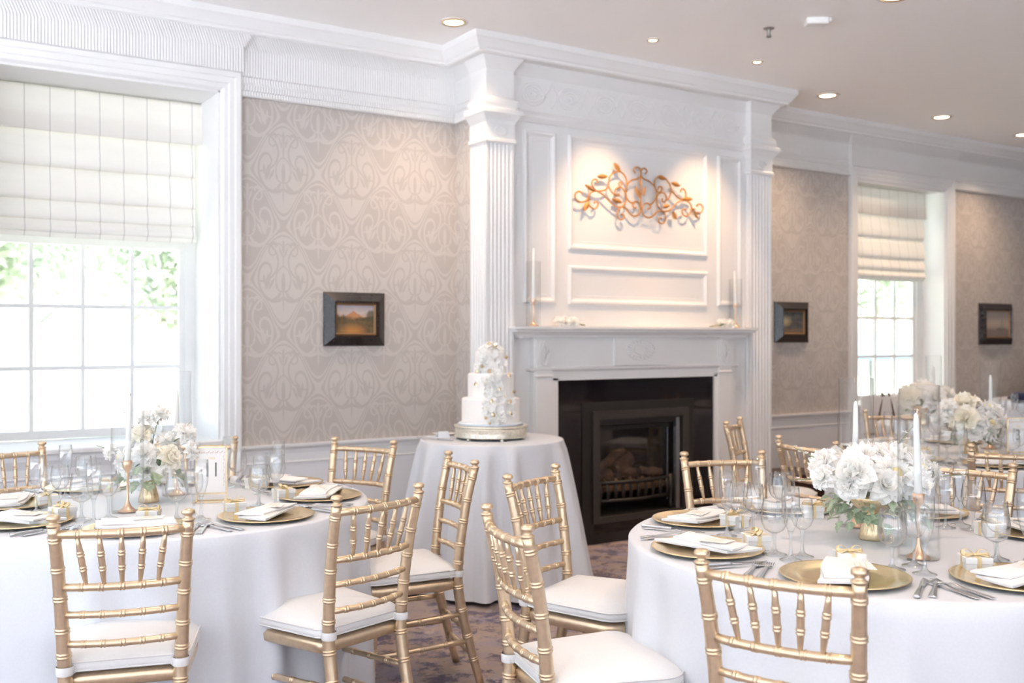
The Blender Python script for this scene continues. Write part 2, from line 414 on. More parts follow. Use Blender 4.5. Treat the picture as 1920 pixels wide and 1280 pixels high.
def dup(root, loc, rz=0.0, label=None, group=None, cat=None):
    r = root.copy(); COL.objects.link(r); r.location = loc; r.rotation_euler = (root.rotation_euler.x, root.rotation_euler.y, rz)
    if label: r['label'] = label
    if group: r['group'] = group
    if root.name not in KIDS:
        L = [(c, list(c.children)) for c in root.children]; KIDS[root.name] = L
    for c, gs in KIDS[root.name]:
        c2 = c.copy(); COL.objects.link(c2); c2.parent = r
        for g in gs:
            g2 = g.copy(); COL.objects.link(g2); g2.parent = c2
    return r
def proto_pool(root):
    """first use moves the prototype, later uses copy it"""
    st = {'used': False}
    def place(loc, rz=0.0, label=None, group=None):
        if not st['used']:
            st['used'] = True
            if root.name not in KIDS: KIDS[root.name] = [(c, list(c.children)) for c in root.children]
            root.location = loc; root.rotation_euler = (root.rotation_euler.x, root.rotation_euler.y, rz)
            if label: root['label'] = label
            if group: root['group'] = group
            return root
        return dup(root, loc, rz, label, group)
    return place
def sweep(path, prof, closed=False):
    """profile (offset to the right of the path, z) swept along an xy polyline with mitres"""
    n = len(path); offs = []
    for i in range(n):
        a = path[i - 1] if i > 0 else (path[-2] if closed else None); c = path[(i + 1)] if i < n - 1 else (path[1] if closed else None); p = path[i]
        def nrm(q, r):
            d = Vector((r[0] - q[0], r[1] - q[1])); d.normalize(); return Vector((d.y, -d.x))
        n1 = nrm(a, p) if a else nrm(p, c); n2 = nrm(p, c) if c else nrm(a, p)
        b = (n1 + n2); b.normalize(); k = 1 / max(0.2, b.dot(n1)); offs.append(b * k)
    mb = MB()
    rings = [[(path[i][0] + offs[i].x * d, path[i][1] + offs[i].y * d, z) for d, z in prof] for i in range(n)]
    mb.loft(rings, not closed, not closed, False)
    return mb

# ------------------------------------------------------------------ ROOM
WY = 5.88; CZ = 3.28
XL, XR, YF = -3.6, 12.6, -5.2
# window openings in the back wall (x0, x1, z0, z1)
WIN = [(0.49, 1.771, 0.80, 2.835), (7.425, 8.70, 0.80, 2.79)]
fl = MB().box(XL - 0.3, YF - 0.3, -0.1, XR + 0.3, WY + 0.6, 0.0); struct('floor', fl, 'carpet')
ce = MB().box(XL - 0.3, YF - 0.3, CZ, XR + 0.3, WY + 0.6, CZ + 0.1); struct('ceiling', ce, 'ceiling')
wb = MB(); TH = 0.56
xs = [XL, WIN[0][0], WIN[0][1], WIN[1][0], WIN[1][1], XR]
WT = [TH, 0.31]                                  # the wall is thinner round the far window
wb.box(xs[0], WY, 0, xs[1], WY + TH, CZ).box(xs[2], WY, 0, 5.0, WY + TH, CZ).box(5.0, WY, 0, xs[3], WY + WT[1], CZ).box(xs[4], WY, 0, xs[5], WY + WT[1], CZ)
for (a, b_, z0, z1), th in zip(WIN, WT): wb.box(a, WY, 0, b_, WY + th, z0); wb.box(a, WY, z1, b_, WY + th, CZ)
struct('wall_back', wb, 'wallpaper')
wr = MB().box(XR, YF, 0, XR + 0.2, WY, CZ); struct('wall_right', wr, 'wallpaper')
# unseen left wall with two tall windows, unseen front wall with windows: they let in the daylight behind the camera
def wall_holes(name, horiz, fixed, lo, hi, holes, z0, z1, th, mat):
    mb = MB()
    def bx(a, b_, c, d):
        if horiz: mb.box(a, fixed, c, b_, fixed + th, d)
        else: mb.box(fixed, a, c, fixed + th, b_, d)
    p = lo
    for (a, b_) in holes:
        bx(p, a, 0, CZ); bx(a, b_, 0, z0); bx(a, b_, z1, CZ); p = b_
    bx(p, hi, 0, CZ); return struct(name, mb, mat)
wall_holes('wall_left', False, XL - 0.2, YF, WY, [(-4.6, -2.3), (-2.0, 0.4), (0.7, 3.1), (3.4, 5.6)], 0.25, 3.05, 0.2, 'white')
wall_holes('wall_front', True, YF - 0.2, XL, XR, [(-3.2, -1.0), (-0.5, 1.7), (2.2, 4.4)], 0.35, 2.95, 0.2, 'white')
struct('trim_panelling_front', MB().box(7.1, YF, 0, XR, YF + 0.05, 2.6), 'brown_wall')

# chimney breast
BX0, BX1, BY = 3.348, 5.86, 5.50
cb = MB().box(BX0, BY, 0, 3.80, WY, CZ).box(5.33, BY, 0, BX1, WY, CZ).box(3.80, BY, 1.15, 5.33, WY, CZ)
cbo = struct('wall_chimney_breast', cb, 'wallpaper')
# painted front of the breast (panelled): thin skin in front
PYs = 5.49
skin = MB().box(3.50, PYs, 1.14, 5.70, BY, CZ).box(3.50, PYs, 0, 3.83, BY, 1.14).box(5.30, PYs, 0, 5.70, BY, 1.14)
over = struct('trim_overmantel', skin, 'white')
def raised_panel(x0, x1, z0, z1, y=PYs):
    """frame moulding and a recessed-looking field"""
    mb = MB(); prof = [(0.0, 0.0), (0.004, 0.012), (0.012, 0.017), (0.022, 0.016), (0.036, 0.006), (0.046, 0.003), (0.060, 0.003), (0.064, 0.0015)]
    def ring(i, d): return [(x0 + i, y - d, z0 + i), (x1 - i, y - d, z0 + i), (x1 - i, y - d, z1 - i), (x0 + i, y - d, z1 - i)]
    mb.loft([ring(i, d) for i, d in prof], False, True, False); return mb
for r in ((3.625, 3.885, 1.62, 2.755), (3.985, 5.25, 1.985, 2.755), (3.985, 5.25, 1.618, 1.88), (5.35, 5.595, 1.63, 2.75)):
    link('panel', raised_panel(*r), 'white', over)

# fluted pilasters wrapping the corners of the breast
def pilaster(x0, x1, side_left, name):
    y0 = 5.43; yb = 5.63; mb = MB()
    pts = []
    def flutes(a, b_, n, fixed, axis):
        L = b_ - a; m = 0.014 * (1 if L > 0 else -1); a2, b2 = a + m, b_ - m; st = (b2 - a2) / n; out = [a]
        res = [(a, 0)]
        for i in range(n):
            c = a2 + st * (i + 0.5); h = abs(st) * 0.36 * (1 if st > 0 else -1)
            for k in range(5):
                t = -1 + 2 * k / 4; res.append((c + h * t, 0.009 * math.sqrt(max(0, 1 - t * t))))
        res.append((b_, 0)); return res
    if side_left:   # flutes on the left side as well
        pts += [(x0 + d, y) for y, d in flutes(yb, y0, 5, x0, 'y')][:-1]
    else: pts += [(x0, yb)]
    pts += [(x, y0 + d) for x, d in flutes(x0, x1, 6, y0, 'x')]
    pts += [(x1, yb)]
    rings = [[(x, y, z) for x, y in pts] for z in (0.24, 2.63)]
    mb.loft(rings, True, True, False)
    root = struct(name, mb, 'white')
    def blk(nm, prof):
        p = [(x0, yb), (x0, y0), (x1, y0), (x1, yb)]
        g = sweep(p, prof); c = link(nm, g, 'white', root)
    # path runs so that the right-hand side points outwards
    blk('plinth', [(-0.03, 0), (0.022, 0), (0.022, 0.20), (0.012, 0.225), (0.0, 0.24), (-0.03, 0.24)])
    blk('necking', [(-0.03, 2.625), (0.0, 2.625), (0.014, 2.635), (0.014, 2.65), (0.004, 2.66), (-0.03, 2.66)])
    blk('capital', [(-0.03, 2.655), (0.004, 2.655), (0.004, 2.755), (0.012, 2.77), (0.034, 2.80), (0.046, 2.81), (0.046, 2.835), (0.036, 2.845), (-0.03, 2.845)])
    blk('frieze_block', [(-0.03, 2.84), (0.012, 2.84), (0.016, 2.86), (0.022, 2.875), (0.022, 2.895), (0.012, 2.91), (0.0, 2.92), (0.0, 3.09), (0.012, 3.11), (0.038, 3.15), (0.05, 3.17), (-0.03, 3.17)])
    # carved medallion on the neck
    md = MB(); cx = (x0 + x1) / 2
    md.tube([(cx + 0.042 * cos(a), y0 - 0.006, 2.705 + 0.026 * sin(a)) for a in [2 * pi * k / 16 for k in range(17)]], 0.004, 5)
    link('medallion', md, 'white', root)
    return root
pilaster(3.310, 3.515, True, 'trim_pilaster_left')
pilaster(5.640, 5.862, True, 'trim_pilaster_right')

# breast frieze with faint swags
fz = sweep([(3.515, PYs), (5.64, PYs)], [(-0.0, 2.80), (0.012, 2.80), (0.02, 2.815), (0.03, 2.83), (0.03, 2.845), (0.018, 2.86), (0.008, 2.875), (0.008, 3.09), (0.02, 3.11), (0.05, 3.15), (0.06, 3.17), (0.0, 3.17)])
fz = struct('trim_frieze_breast', fz, 'white')
def swag_mb(cx):
    mb = MB()
    for k in range(3):
        r = 0.075 - 0.02 * k
        mb.tube([(cx + r * 1.25 * cos(a), PYs - 0.009, 2.985 + r * sin(a)) for a in [2 * pi * j / 18 for j in range(19)]], 0.0035, 4)
    for j in range(10):
        a = 2 * pi * j / 10; mb.tube([(cx + 0.012 * cos(a), PYs - 0.009, 2.985 + 0.01 * sin(a)), (cx + 0.036 * cos(a), PYs - 0.009, 2.985 + 0.028 * sin(a))], 0.003, 4)
    return mb
for i in range(7):
    cx = 3.70 + i * 0.295
    link('carved_oval', swag_mb(cx), 'white', fz)
    if i < 6:
        mb = MB(); c2 = cx + 0.1475
        mb.tube([(c2 - 0.05, PYs - 0.009, 2.985), (c2, PYs - 0.009, 3.07), (c2 + 0.05, PYs - 0.009, 2.985), (c2, PYs - 0.009, 2.90), (c2 - 0.05, PYs - 0.009, 2.985)], 0.004, 4)
        link('carved_diamond', mb, 'white', fz)

# crown moulding all along
crown = [(0.0, 3.165), (0.09, 3.165), (0.10, 3.172), (0.10, 3.185), (0.112, 3.195), (0.125, 3.215), (0.14, 3.235), (0.15, 3.245), (0.15, CZ), (0.0, CZ)]
struct('trim_crown', sweep([(XL, WY), (3.31, WY), (3.31, 5.45), (5.862, 5.45), (5.862, WY), (XR, WY)], crown), 'white')
# frieze and picture rail on the plain walls
fr = [(0.0, 2.815), (0.024, 2.815), (0.030, 2.825), (0.030, 2.845), (0.018, 2.855), (0.014, 2.885), (0.024, 2.90), (0.026, 2.925), (0.014, 2.94), (0.012, 3.09), (0.02, 3.105), (0.055, 3.145), (0.075, 3.165), (0.0, 3.165)]
cw = 0.117
def frieze(nm, path): return struct(nm, sweep(path, fr), 'reeded')
frieze('trim_frieze_left', [(XL, WY), (WIN[0][0] - cw, WY)])
frieze('trim_frieze_middle', [(WIN[0][1] + cw, WY), (BX0, WY), (BX0, 5.63)])
frieze('trim_frieze_right', [(BX1, WY), (WIN[1][0] - cw, WY)])
frieze('trim_frieze_far', [(WIN[1][1] + cw, WY), (XR, WY)])
# wainscot, chair rail, baseboard
rail = [(0.0, 0.64), (0.014, 0.64), (0.018, 0.648), (0.014, 0.656), (0.012, 0.70), (0.016, 0.725), (0.030, 0.738), (0.034, 0.745), (0.034, 0.757), (0.0, 0.757)]
segs = [('left', [(XL, WY), (WIN[0][0] - cw, WY)]), ('middle', [(WIN[0][1] + cw, WY), (BX0, WY), (BX0, 5.63)]), ('right', [(BX1, WY), (WIN[1][0] - cw, WY)]), ('far', [(WIN[1][1] + cw, WY), (XR, WY)])]
for nm, p in segs:
    struct('trim_chair_rail_' + nm, sweep(p, rail), 'white')
    struct('trim_wainscot_' + nm, sweep(p, [(0.0, 0.17), (0.012, 0.17), (0.012, 0.645), (0.0, 0.645)]), 'panel')
    struct('baseboard_' + nm, sweep(p, [(0.0, 0.0), (0.02, 0.0), (0.02, 0.15), (0.012, 0.175), (0.0, 0.18)]), 'white')

# ------------------------------------------------------------------ WINDOWS
def window(idx, x0, x1, z0, z1, depth=0.50):
    # casing (structure root)
    y = WY; d = [(0.0, 0.0), (0.012, 0.018), (0.016, 0.022), (0.04, 0.024), (0.046, 0.030), (0.075, 0.032), (0.082, 0.038), (0.108, 0.040), (cw, 0.034), (cw, 0.0)]
    mb = MB(); rings = []
    for i, dd in d:
        rings.append([(x0 - i, y - dd, 0.0), (x0 - i, y - dd, z1 + i), (x1 + i, y - dd, z1 + i), (x1 + i, y - dd, 0.0)])
    n = len(rings)
    mb.loft(rings, False, False, False, closed=False)
    root = struct('window_%d' % idx, mb, 'white')
    # frieze over the window, projecting a little
    za = z1 + cw
    bayf = sweep([(x0 - cw, WY), (x0 - cw, WY - 0.035), (x1 + cw, WY - 0.035), (x1 + cw, WY)],
                 [(0.0, za), (0.006, za), (0.006, 3.085), (0.012, 3.10), (0.035, 3.14), (0.05, 3.165), (0.0, 3.165)])
    link('window_frieze', bayf, 'reeded', root)
    YS = WY + depth
    jl = MB().box(x0 - 0.002, WY - 0.001, 0.80, x0 + 0.012, YS + 0.05, z1).box(x1 - 0.012, WY - 0.001, 0.80, x1 + 0.002, YS + 0.05, z1).box(x0, WY - 0.001, z1 - 0.012, x1, YS + 0.05, z1 + 0.002)
    link('reveal_lining', jl, 'white', root)
    st = MB().box(x0 - 0.01, WY - 0.045, 0.775, x1 + 0.01, YS + 0.04, 0.805, 0.006); link('window_sill', st, 'white', root)
    ap = sweep([(x0, WY), (x1, WY)], [(0, 0.0), (0.02, 0.0), (0.02, 0.15), (0.012, 0.175), (0.012, 0.64), (0.02, 0.65), (0.014, 0.66), (0.014, 0.70), (0.03, 0.745), (0.03, 0.775), (0, 0.775)])
    link('apron', ap, 'panel', root)
    # sash frames: lower sash 4 x 3 panes, upper sash 4 x 2
    ip0, ip1 = x0 + 0.035 - 0.055 * (idx == 2), x1 - 0.075 - 0.03 * (idx == 2)
    mz = 1.975
    fr_ = MB().box(x0 - (0.03 if idx == 2 else 0), YS - 0.02, 0.80, ip0, YS + 0.05, z1).box(ip1, YS - 0.02, 0.80, x1, YS + 0.05, z1).box(ip0, YS - 0.02, z1 - 0.05, ip1, YS + 0.05, z1)
    link('window_frame', fr_, 'white', root)
    def sash(nm, za_, zb, rows, yy):
        s = MB().box(ip0, yy, za_, ip1, yy + 0.035, za_ + 0.05).box(ip0, yy, zb - 0.035, ip1, yy + 0.035, zb).box(ip0, yy, za_ + 0.05, ip0 + 0.03, yy + 0.035, zb - 0.035).box(ip1 - 0.03, yy, za_ + 0.05, ip1, yy + 0.035, zb - 0.035)
        so = link(nm, s, 'white', root)
        gx0, gx1, gz0, gz1 = ip0 + 0.03, ip1 - 0.03, za_ + 0.05, zb - 0.035
        for k in range(1, 4):
            xx = gx0 + (gx1 - gx0) * k / 4; link('glazing_bar', MB().box(xx - 0.011, yy - 0.004, gz0, xx + 0.011, yy + 0.03, gz1), 'white', so)
        for k in range(1, rows):
            zz = gz0 + (gz1 - gz0) * k / rows; link('glazing_bar', MB().box(gx0, yy - 0.003, zz - 0.011, gx1, yy + 0.029, zz + 0.011), 'white', so)
        for i in range(4):
            for j in range(rows):
                a = gx0 + (gx1 - gx0) * i / 4; b_ = gx0 + (gx1 - gx0) * (i + 1) / 4; c = gz0 + (gz1 - gz0) * j / rows; e = gz0 + (gz1 - gz0) * (j + 1) / rows
                link('pane', MB().box(a, yy + 0.014, c, b_, yy + 0.017, e), 'pane', so)
    sash('lower_sash', 0.81, mz, 3, YS - 0.0)
    sash('upper_sash', mz, z1 - 0.05, 2, YS + 0.036)
    return root
window(1, *WIN[0]); window(2, *WIN[1], 0.25)

# Roman blinds
def blind(x0, x1, zt, label, dep=0.37):
    root = thing('roman_blind', label, 'blind', (0, 0, 0))
    y = WY + dep
    def fold(prof, nm, xa, xb, scal=0.0):
        mb = MB(); n = 28; rings = []
        rnd = random.Random(nm + str(prof[0]))
        for i in range(n + 1):
            t = i / n; x = xa + (xb - xa) * t
            w = 0.004 * sin(t * 19 + prof[0][1] * 7) + 0.003 * sin(t * 41)
            rings.append([(x - (scal * sin(pi * k / (len(prof) - 1)) * (1 if i == n else 0)), yy + w * (k / (len(prof) - 1)), z - 0.006 * sin(pi * t) * (k / len(prof))) for k, (yy, z) in enumerate(prof)])
        mb.loft(rings, False, False, True, closed=False); return link(nm, mb, 'blind', root)
    k = zt - 2.835
    fold([(y + 0.04, zt - 0.005), (y - 0.03, zt - 0.008), (y - 0.035, zt - 0.03), (y - 0.040, zt - 0.15), (y - 0.045, zt - 0.255), (y - 0.040, zt - 0.258), (y - 0.030, zt - 0.15)], 'valance', x0 + 0.015, x1 - 0.012)
    zs = [2.60 + k, 2.385 + k, 2.195 + k, 2.085 + k, 2.015 + k]
    for i in range(4):
        a, b_ = zs[i], zs[i + 1]; h = a - b_; ys = y - 0.02 - 0.006 * i
        fold([(ys + 0.03, a + 0.012), (ys + 0.004, a), (ys - 0.012, a - h * 0.3), (ys - 0.024, a - h * 0.65), (ys - 0.030, b_ + 0.02), (ys - 0.024, b_ - 0.002), (ys - 0.008, b_ - 0.008), (ys + 0.02, b_ + 0.012)], 'fabric_fold', x0 + 0.03, x1 - 0.045, 0.012)
    fold([(y - 0.03, 2.03 + k), (y - 0.042, 2.01 + k), (y - 0.044, 1.992 + k), (y - 0.03, 1.982 + k)], 'hem', x0 + 0.03, x1 - 0.045)
    return root
blind(WIN[0][0], WIN[0][1], 2.823, 'large cream Roman blind with thin grey lines over the left window')
blind(WIN[1][0], WIN[1][1] - 0.10, 2.778, 'smaller cream Roman blind in the far window right of the chimney', 0.16)

# ------------------------------------------------------------------ FIREPLACE
fp = thing('fireplace_mantel', 'white painted mantelpiece with carved oval around the black fireplace', 'mantelpiece', (4.56, 5.44, 0))
def fpl(nm, mb, mat, lab=None):
    mb.xf(Matrix.Translation((-4.56, -5.44, 0))); o = link(nm, mb, mat, fp)
    if lab: o['label'] = lab
    return o
MY = 5.44
fpl('surround_leg', MB().box(3.83, MY - 0.0, 0, 3.87, PYs, 1.13).box(3.675, MY, 0, 3.83, PYs, 1.18), 'white')
fpl('surround_leg', MB().box(5.275, MY - 0.0, 0, 5.30, PYs, 1.13).box(5.30, MY, 0, 5.475, PYs, 1.18), 'white')
for a, b_ in ((3.69, 3.81), (5.31, 5.43)):
    fpl('leg_pilaster', sweep([(a, MY), (a, MY - 0.014), (b_, MY - 0.014), (b_, MY)], [(0, 0), (0.01, 0), (0.01, 0.16), (0, 0.18), (0, 1.135), (0.006, 1.14), (0.008, 1.15), (0, 1.155), (0, 1.41), (-0.02, 1.41)]), 'white')
    c = (a + b_) / 2
    mb = MB()
    for rr in (1.0, 0.6):
        mb.tube([(c + 0.035 * rr * cos(t), MY - 0.016, 1.30 + 0.085 * rr * sin(t)) for t in [2 * pi * k / 16 for k in range(17)]], 0.0045, 5)
    for s in (-1, 1): mb.tube([(c, MY - 0.016, 1.30 + s * 0.06), (c + 0.018, MY - 0.016, 1.30), (c, MY - 0.016, 1.30 + s * -0.0)], 0.004, 4)
    fpl('carved_urn', mb, 'white')
fpl('frieze_board', MB().box(3.675, MY, 1.18, 5.475, PYs, 1.42).box(3.83, MY, 1.115, 5.30, PYs, 1.18), 'white')
fpl('architrave', sweep([(3.66, PYs), (3.66, MY), (5.49, MY), (5.49, PYs)], [(-0.01, 1.175), (0.008, 1.178), (0.018, 1.188), (0.018, 1.20), (0.0, 1.205)]), 'white')
fpl('centre_block', MB().box(4.335, MY - 0.016, 1.208, 4.79, MY, 1.41), 'white')
ov = MB()
for rr in (1.0, 0.45):
    ov.tube([(4.56 + 0.125 * rr * cos(t), MY - 0.018, 1.315 + 0.07 * rr * sin(t)) for t in [2 * pi * k / 28 for k in range(29)]], 0.005, 5)
for k in range(20):
    t = 2 * pi * k / 20; ov.tube([(4.56 + 0.06 * cos(t), MY - 0.018, 1.315 + 0.033 * sin(t)), (4.56 + 0.115 * cos(t), MY - 0.018, 1.315 + 0.063 * sin(t))], [0.002, 0.005], 5)
fpl('carved_oval', ov, 'white')
shp = [(-0.02, 1.395), (0.012, 1.395), (0.018, 1.41), (0.035, 1.425), (0.050, 1.432), (0.060, 1.435), (0.060, 1.445), (0.075, 1.448), (0.080, 1.455), (0.080, 1.470), (-0.02, 1.470)]
fpl('shelf', sweep([(3.56, PYs), (3.56, MY - 0.01), (5.565, MY - 0.01), (5.565, PYs)], shp).box(3.57, MY - 0.03, 1.40, 5.56, PYs, 1.4695), 'white')
# black stone slips
fpl('stone_slip', MB().box(3.868, 5.455, 0, 4.165, PYs + 0.005, 1.115), 'black_stone')
fpl('stone_slip', MB().box(5.01, 5.455, 0, 5.277, PYs + 0.005, 1.115), 'black_stone')
fpl('stone_slip', MB().box(4.165, 5.455, 0.89, 5.01, PYs + 0.005, 1.115), 'black_stone')
fpl('stone_slip', MB().box(4.165, 5.455, 0.0, 5.01, PYs + 0.005, 0.14), 'black_stone')

ins = thing('gas_fireplace', 'dark metal gas fire insert with logs and iron grate in the mantelpiece', 'fireplace', (4.59, 5.45, 0.14))
def inl(nm, mb, mat, par=ins):
    mb.xf(Matrix.Translation((-4.59, -5.45, -0.14))); return link(nm, mb, mat, par)
def pframe(x0, x1, z0, z1, w, y0, y1):
    return MB().box(x0, y0, z0, x0 + w, y1, z1).box(x1 - w, y0, z0, x1, y1, z1).box(x0 + w, y0, z1 - w, x1 - w, y1, z1).box(x0 + w, y0, z0, x1 - w, y1, z0 + w * 0.7)
inl('outer_plate', pframe(4.075, 5.075, 0.0, 0.96, 0.10, 5.448, 5.458), 'iron')
inl('face_frame', pframe(4.155, 5.02, 0.14, 0.90, 0.058, 5.432, 5.45), 'iron_face')
fb = MB(); x0, x1, z0, z1, yb = 4.21, 4.965, 0.175, 0.845, 5.83
fb.box(x0 - 0.01, yb, z0, x1 + 0.01, yb + 0.015, z1).box(x0 - 0.015, 5.45, z0, x0, yb, z1).box(x1, 5.45, z0, x1 + 0.015, yb, z1).box(x0, 5.45, z1, x1, yb, z1 + 0.015).box(x0, 5.45, z0 - 0.015, x1, yb, z0)
inl('firebox', fb, 'soot')
inl('hood', MB().box(x0, 5.455, 0.80, x1, 5.50, 0.845).box(x0 + 0.03, 5.50, 0.76, x1 - 0.05, 5.515, 0.79), 'iron')
inl('side_trim', MB().box(x1 - 0.055, 5.45, z0, x1 - 0.02, 5.475, 0.83), 'chrome')
inl('glass_edge', MB().box(x1 - 0.092, 5.505, 0.24, x1 - 0.082, 5.515, 0.76), 'chrome')
inl('fire_glass', MB().box(x0 + 0.02, 5.52, 0.42, x1 - 0.085, 5.523, 0.76), 'pane')
# grate
gy = 5.505
inl('grate_rail', MB().tube([(4.225, gy, 0.40), (4.59, gy - 0.02, 0.395), (4.90, gy, 0.40)], 0.013, 8), 'iron')
inl('grate_rail', MB().tube([(4.225, gy, 0.275), (4.59, gy - 0.02, 0.27), (4.90, gy, 0.275)], 0.012, 8), 'iron')
for i in range(10):
    x = 4.26 + i * 0.067; inl('grate_bar', MB().tube([(x, gy - 0.008, 0.27), (x, gy - 0.018, 0.33), (x, gy - 0.008, 0.40)], [(0.012, 0.006), (0.016, 0.006), (0.012, 0.006)], 6), 'iron')
for x in (4.225, 4.90): inl('grate_foot', MB().tube([(x, gy, 0.42), (x, gy - 0.01, 0.30), (x, gy - 0.005, 0.22), (x, gy - 0.02, 0.178)], [0.022, 0.016, 0.014, 0.024], 8), 'iron')
def log_mb(p, q, r0, r1, seed):
    rn = random.Random(seed); n = 9; pts = []; rad = []
    for i in range(n):
        t = i / (n - 1); v = Vector(p).lerp(Vector(q), t); pts.append(v + Vector((rn.uniform(-.006, .006), rn.uniform(-.006, .006), rn.uniform(-.006, .008)))); rad.append((r0 + (r1 - r0) * t) * rn.uniform(0.88, 1.12))
    return MB().tube(pts, rad, 9)
for a, b_, r0, r1, sd in (((4.24, 5.66, 0.43), (4.86, 5.60, 0.42), 0.05, 0.045, 1), ((4.25, 5.58, 0.45), (4.55, 5.62, 0.60), 0.032, 0.036, 2), ((4.45, 5.60, 0.46), (4.66, 5.70, 0.52), 0.05, 0.062, 3), ((4.66, 5.56, 0.45), (4.86, 5.56, 0.43), 0.03, 0.03, 4), ((4.23, 5.70, 0.50), (4.45, 5.72, 0.46), 0.045, 0.04, 5)):
    inl('log', log_mb(a, b_, r0, r1, sd), 'log')
eb = MB(); rn = random.Random(3)
for i in range(46):
    c = (rn.uniform(4.24, 4.88), rn.uniform(5.53, 5.68), 0.375 + rn.uniform(0, 0.03)); r = rn.uniform(0.010, 0.022)
    eb.lathe([(0.001, -r), (r * 0.8, -r * 0.5), (r, 0.1 * r), (r * 0.6, r * 0.7), (0.001, r)], 6, c[0], c[1], c[2], False)
eb.box(4.23, 5.52, 0.33, 4.89, 5.75, 0.37)
o = inl('embers', eb, 'ember'); o['kind'] = 'stuff'

# ------------------------------------------------------------------ WALL ART
def Z7(x, y):   # traced points of the wall ornament on the plane y = 5.455
    px = 1060 + x / 6.857; py = 290 + y / 6.857
    u = (px - 960) / 1900.0; dy = 0.84038 - 0.542 * u; dx = 0.542 + 0.84038 * u; t = 5.455 / dy
    return (t * dx, 5.455, 1.40 + t * (632 - py) / 1900.0)
art = thing('wall_ornament', 'copper coloured wrought metal scroll with leaves on the overmantel', 'wall ornament', (4.6, 5.455, 2.42))
def smooth(pts, n=5):
    out = []; P = [Vector(p) for p in pts]
    for i in range(len(P) - 1):
        a = P[max(i - 1, 0)]; b_ = P[i]; c = P[i + 1]; d = P[min(i + 2, len(P) - 1)]
        for k in range(n):
            t = k / n; out.append(0.5 * ((2 * b_) + (-a + c) * t + (2 * a - 5 * b_ + 4 * c - d) * t * t + (-a + 3 * b_ - 3 * c + d) * t ** 3))
    out.append(P[-1]); return out
scr = [
 [(905, 235), (880, 200), (895, 165), (930, 160), (962, 195), (970, 300), (968, 420), (968, 560), (970, 700)],
 [(1025, 245), (1048, 215), (1030, 180), (1000, 178), (970, 205), (968, 280)],
 [(968, 270), (930, 305), (850, 330), (800, 380), (778, 470), (790, 560), (850, 620), (905, 600), (955, 625), (968, 690), (945, 760), (900, 790), (850, 775), (790, 710), (740, 675), (650, 665), (570, 600), (480, 510), (400, 465), (360, 420), (340, 360), (370, 315), (410, 330), (405, 365)],
 [(915, 665), (900, 690), (875, 670), (868, 640), (900, 600)],
 [(970, 270), (1010, 310), (1090, 350), (1150, 420), (1170, 520), (1140, 600), (1090, 640), (1040, 620), (1000, 650), (985, 710), (1010, 780), (1080, 810), (1140, 775), (1200, 725), (1290, 730), (1360, 700), (1430, 625), (1500, 585), (1570, 600), (1620, 660), (1600, 760), (1550, 790), (1505, 755), (1510, 705), (1550, 700)],
 [(1050, 700), (1085, 690), (1090, 650), (1050, 620)],
 [(680, 500), (690, 525), (650, 520), (640, 460), (690, 420), (745, 445), (778, 520), (770, 620), (710, 680), (670, 730), (675, 800), (720, 835), (755, 800), (745, 765), (715, 770)],
 [(730, 390), (725, 355), (695, 355), (690, 390), (720, 420)],
 [(650, 530), (590, 470), (555, 390), (570, 290), (630, 225), (710, 220), (770, 280), (790, 370), (780, 480)],
 [(555, 395), (530, 440), (470, 465), (420, 465)],
 [(420, 465), (340, 480), (300, 540), (300, 630), (350, 690), (400, 680), (420, 630), (395, 600), (370, 625)],
 [(220, 500), (175, 470), (130, 500), (130, 560), (180, 605), (250, 600), (295, 560)],
 [(1250, 560), (1245, 595), (1275, 605), (1300, 560), (1270, 495), (1220, 490), (1180, 540), (1180, 640), (1230, 710), (1280, 760), (1285, 840), (1250, 885), (1205, 865), (1205, 820), (1235, 815)],
 [(1195, 455), (1200, 415), (1235, 415), (1240, 455), (1205, 485), (1165, 450), (1145, 380), (1165, 310), (1220, 270), (1290, 310), (1350, 400), (1355, 480), (1330, 560), (1290, 590)],
 [(1355, 440), (1400, 500), (1460, 560), (1530, 575), (1550, 510), (1530, 450), (1495, 440), (1480, 475)],
 [(1620, 670), (1680, 745), (1740, 740), (1770, 690), (1745, 640), (1700, 640), (1690, 665)],
]
for pts in scr:
    L = [Z7(x, y) for x, y in pts]; L = [Vector(p) - Vector((4.6, 5.455, 2.42)) for p in L]
    link('scroll', MB().tube(smooth(L, 4), 0.0055, 6), 'copper', art)
leaves = [((625, 105), (710, 220), 38), ((410, 280), (545, 280), 34), ((255, 385), (375, 470), 26), ((300, 600), (240, 725), 36), ((605, 570), (730, 615), 34), ((895, 405), (965, 560), 30), ((1020, 410), (1010, 530), 24),
          ((968, 290), (968, 415), 20), ((1200, 290), (1300, 310), 30), ((1365, 360), (1475, 400), 34), ((1500, 570), (1635, 570), 34), ((1250, 670), (1340, 650), 32), ((1380, 730), (1430, 830), 40), ((1640, 700), (1710, 825), 26)]
for a, b_, w in leaves:
    A, B = Vector(Z7(*a)), Vector(Z7(*b_)); d = B - A; nrm = Vector((-d.z, 0, d.x)).normalized(); ww = w / 6.857 * 0.0034 * 1.0
    mb = MB(); vs = []; n = 6; top = []
    for i in range(n + 1):
        t = i / n; c = A.lerp(B, t); h = ww * sin(pi * min(1, t * 0.95 + 0.03)) ** 0.8; top.append((c - nrm * h, c + Vector((0, -0.010, 0)), c + nrm * h))
    for k in range(n):
        for (i, j) in ((0, 1), (1, 2)):
            mb.add([top[k][i], top[k + 1][i], top[k + 1][j], top[k][j]], [(0, 1, 2, 3)], False)
    back = MB().merge(mb, Matrix.Translation((0, 0.003, 0))); mb.merge(back)
    mb.xf(Matrix.Translation((-4.6, -5.455, -2.42))); link('leaf', mb, 'copper', art)
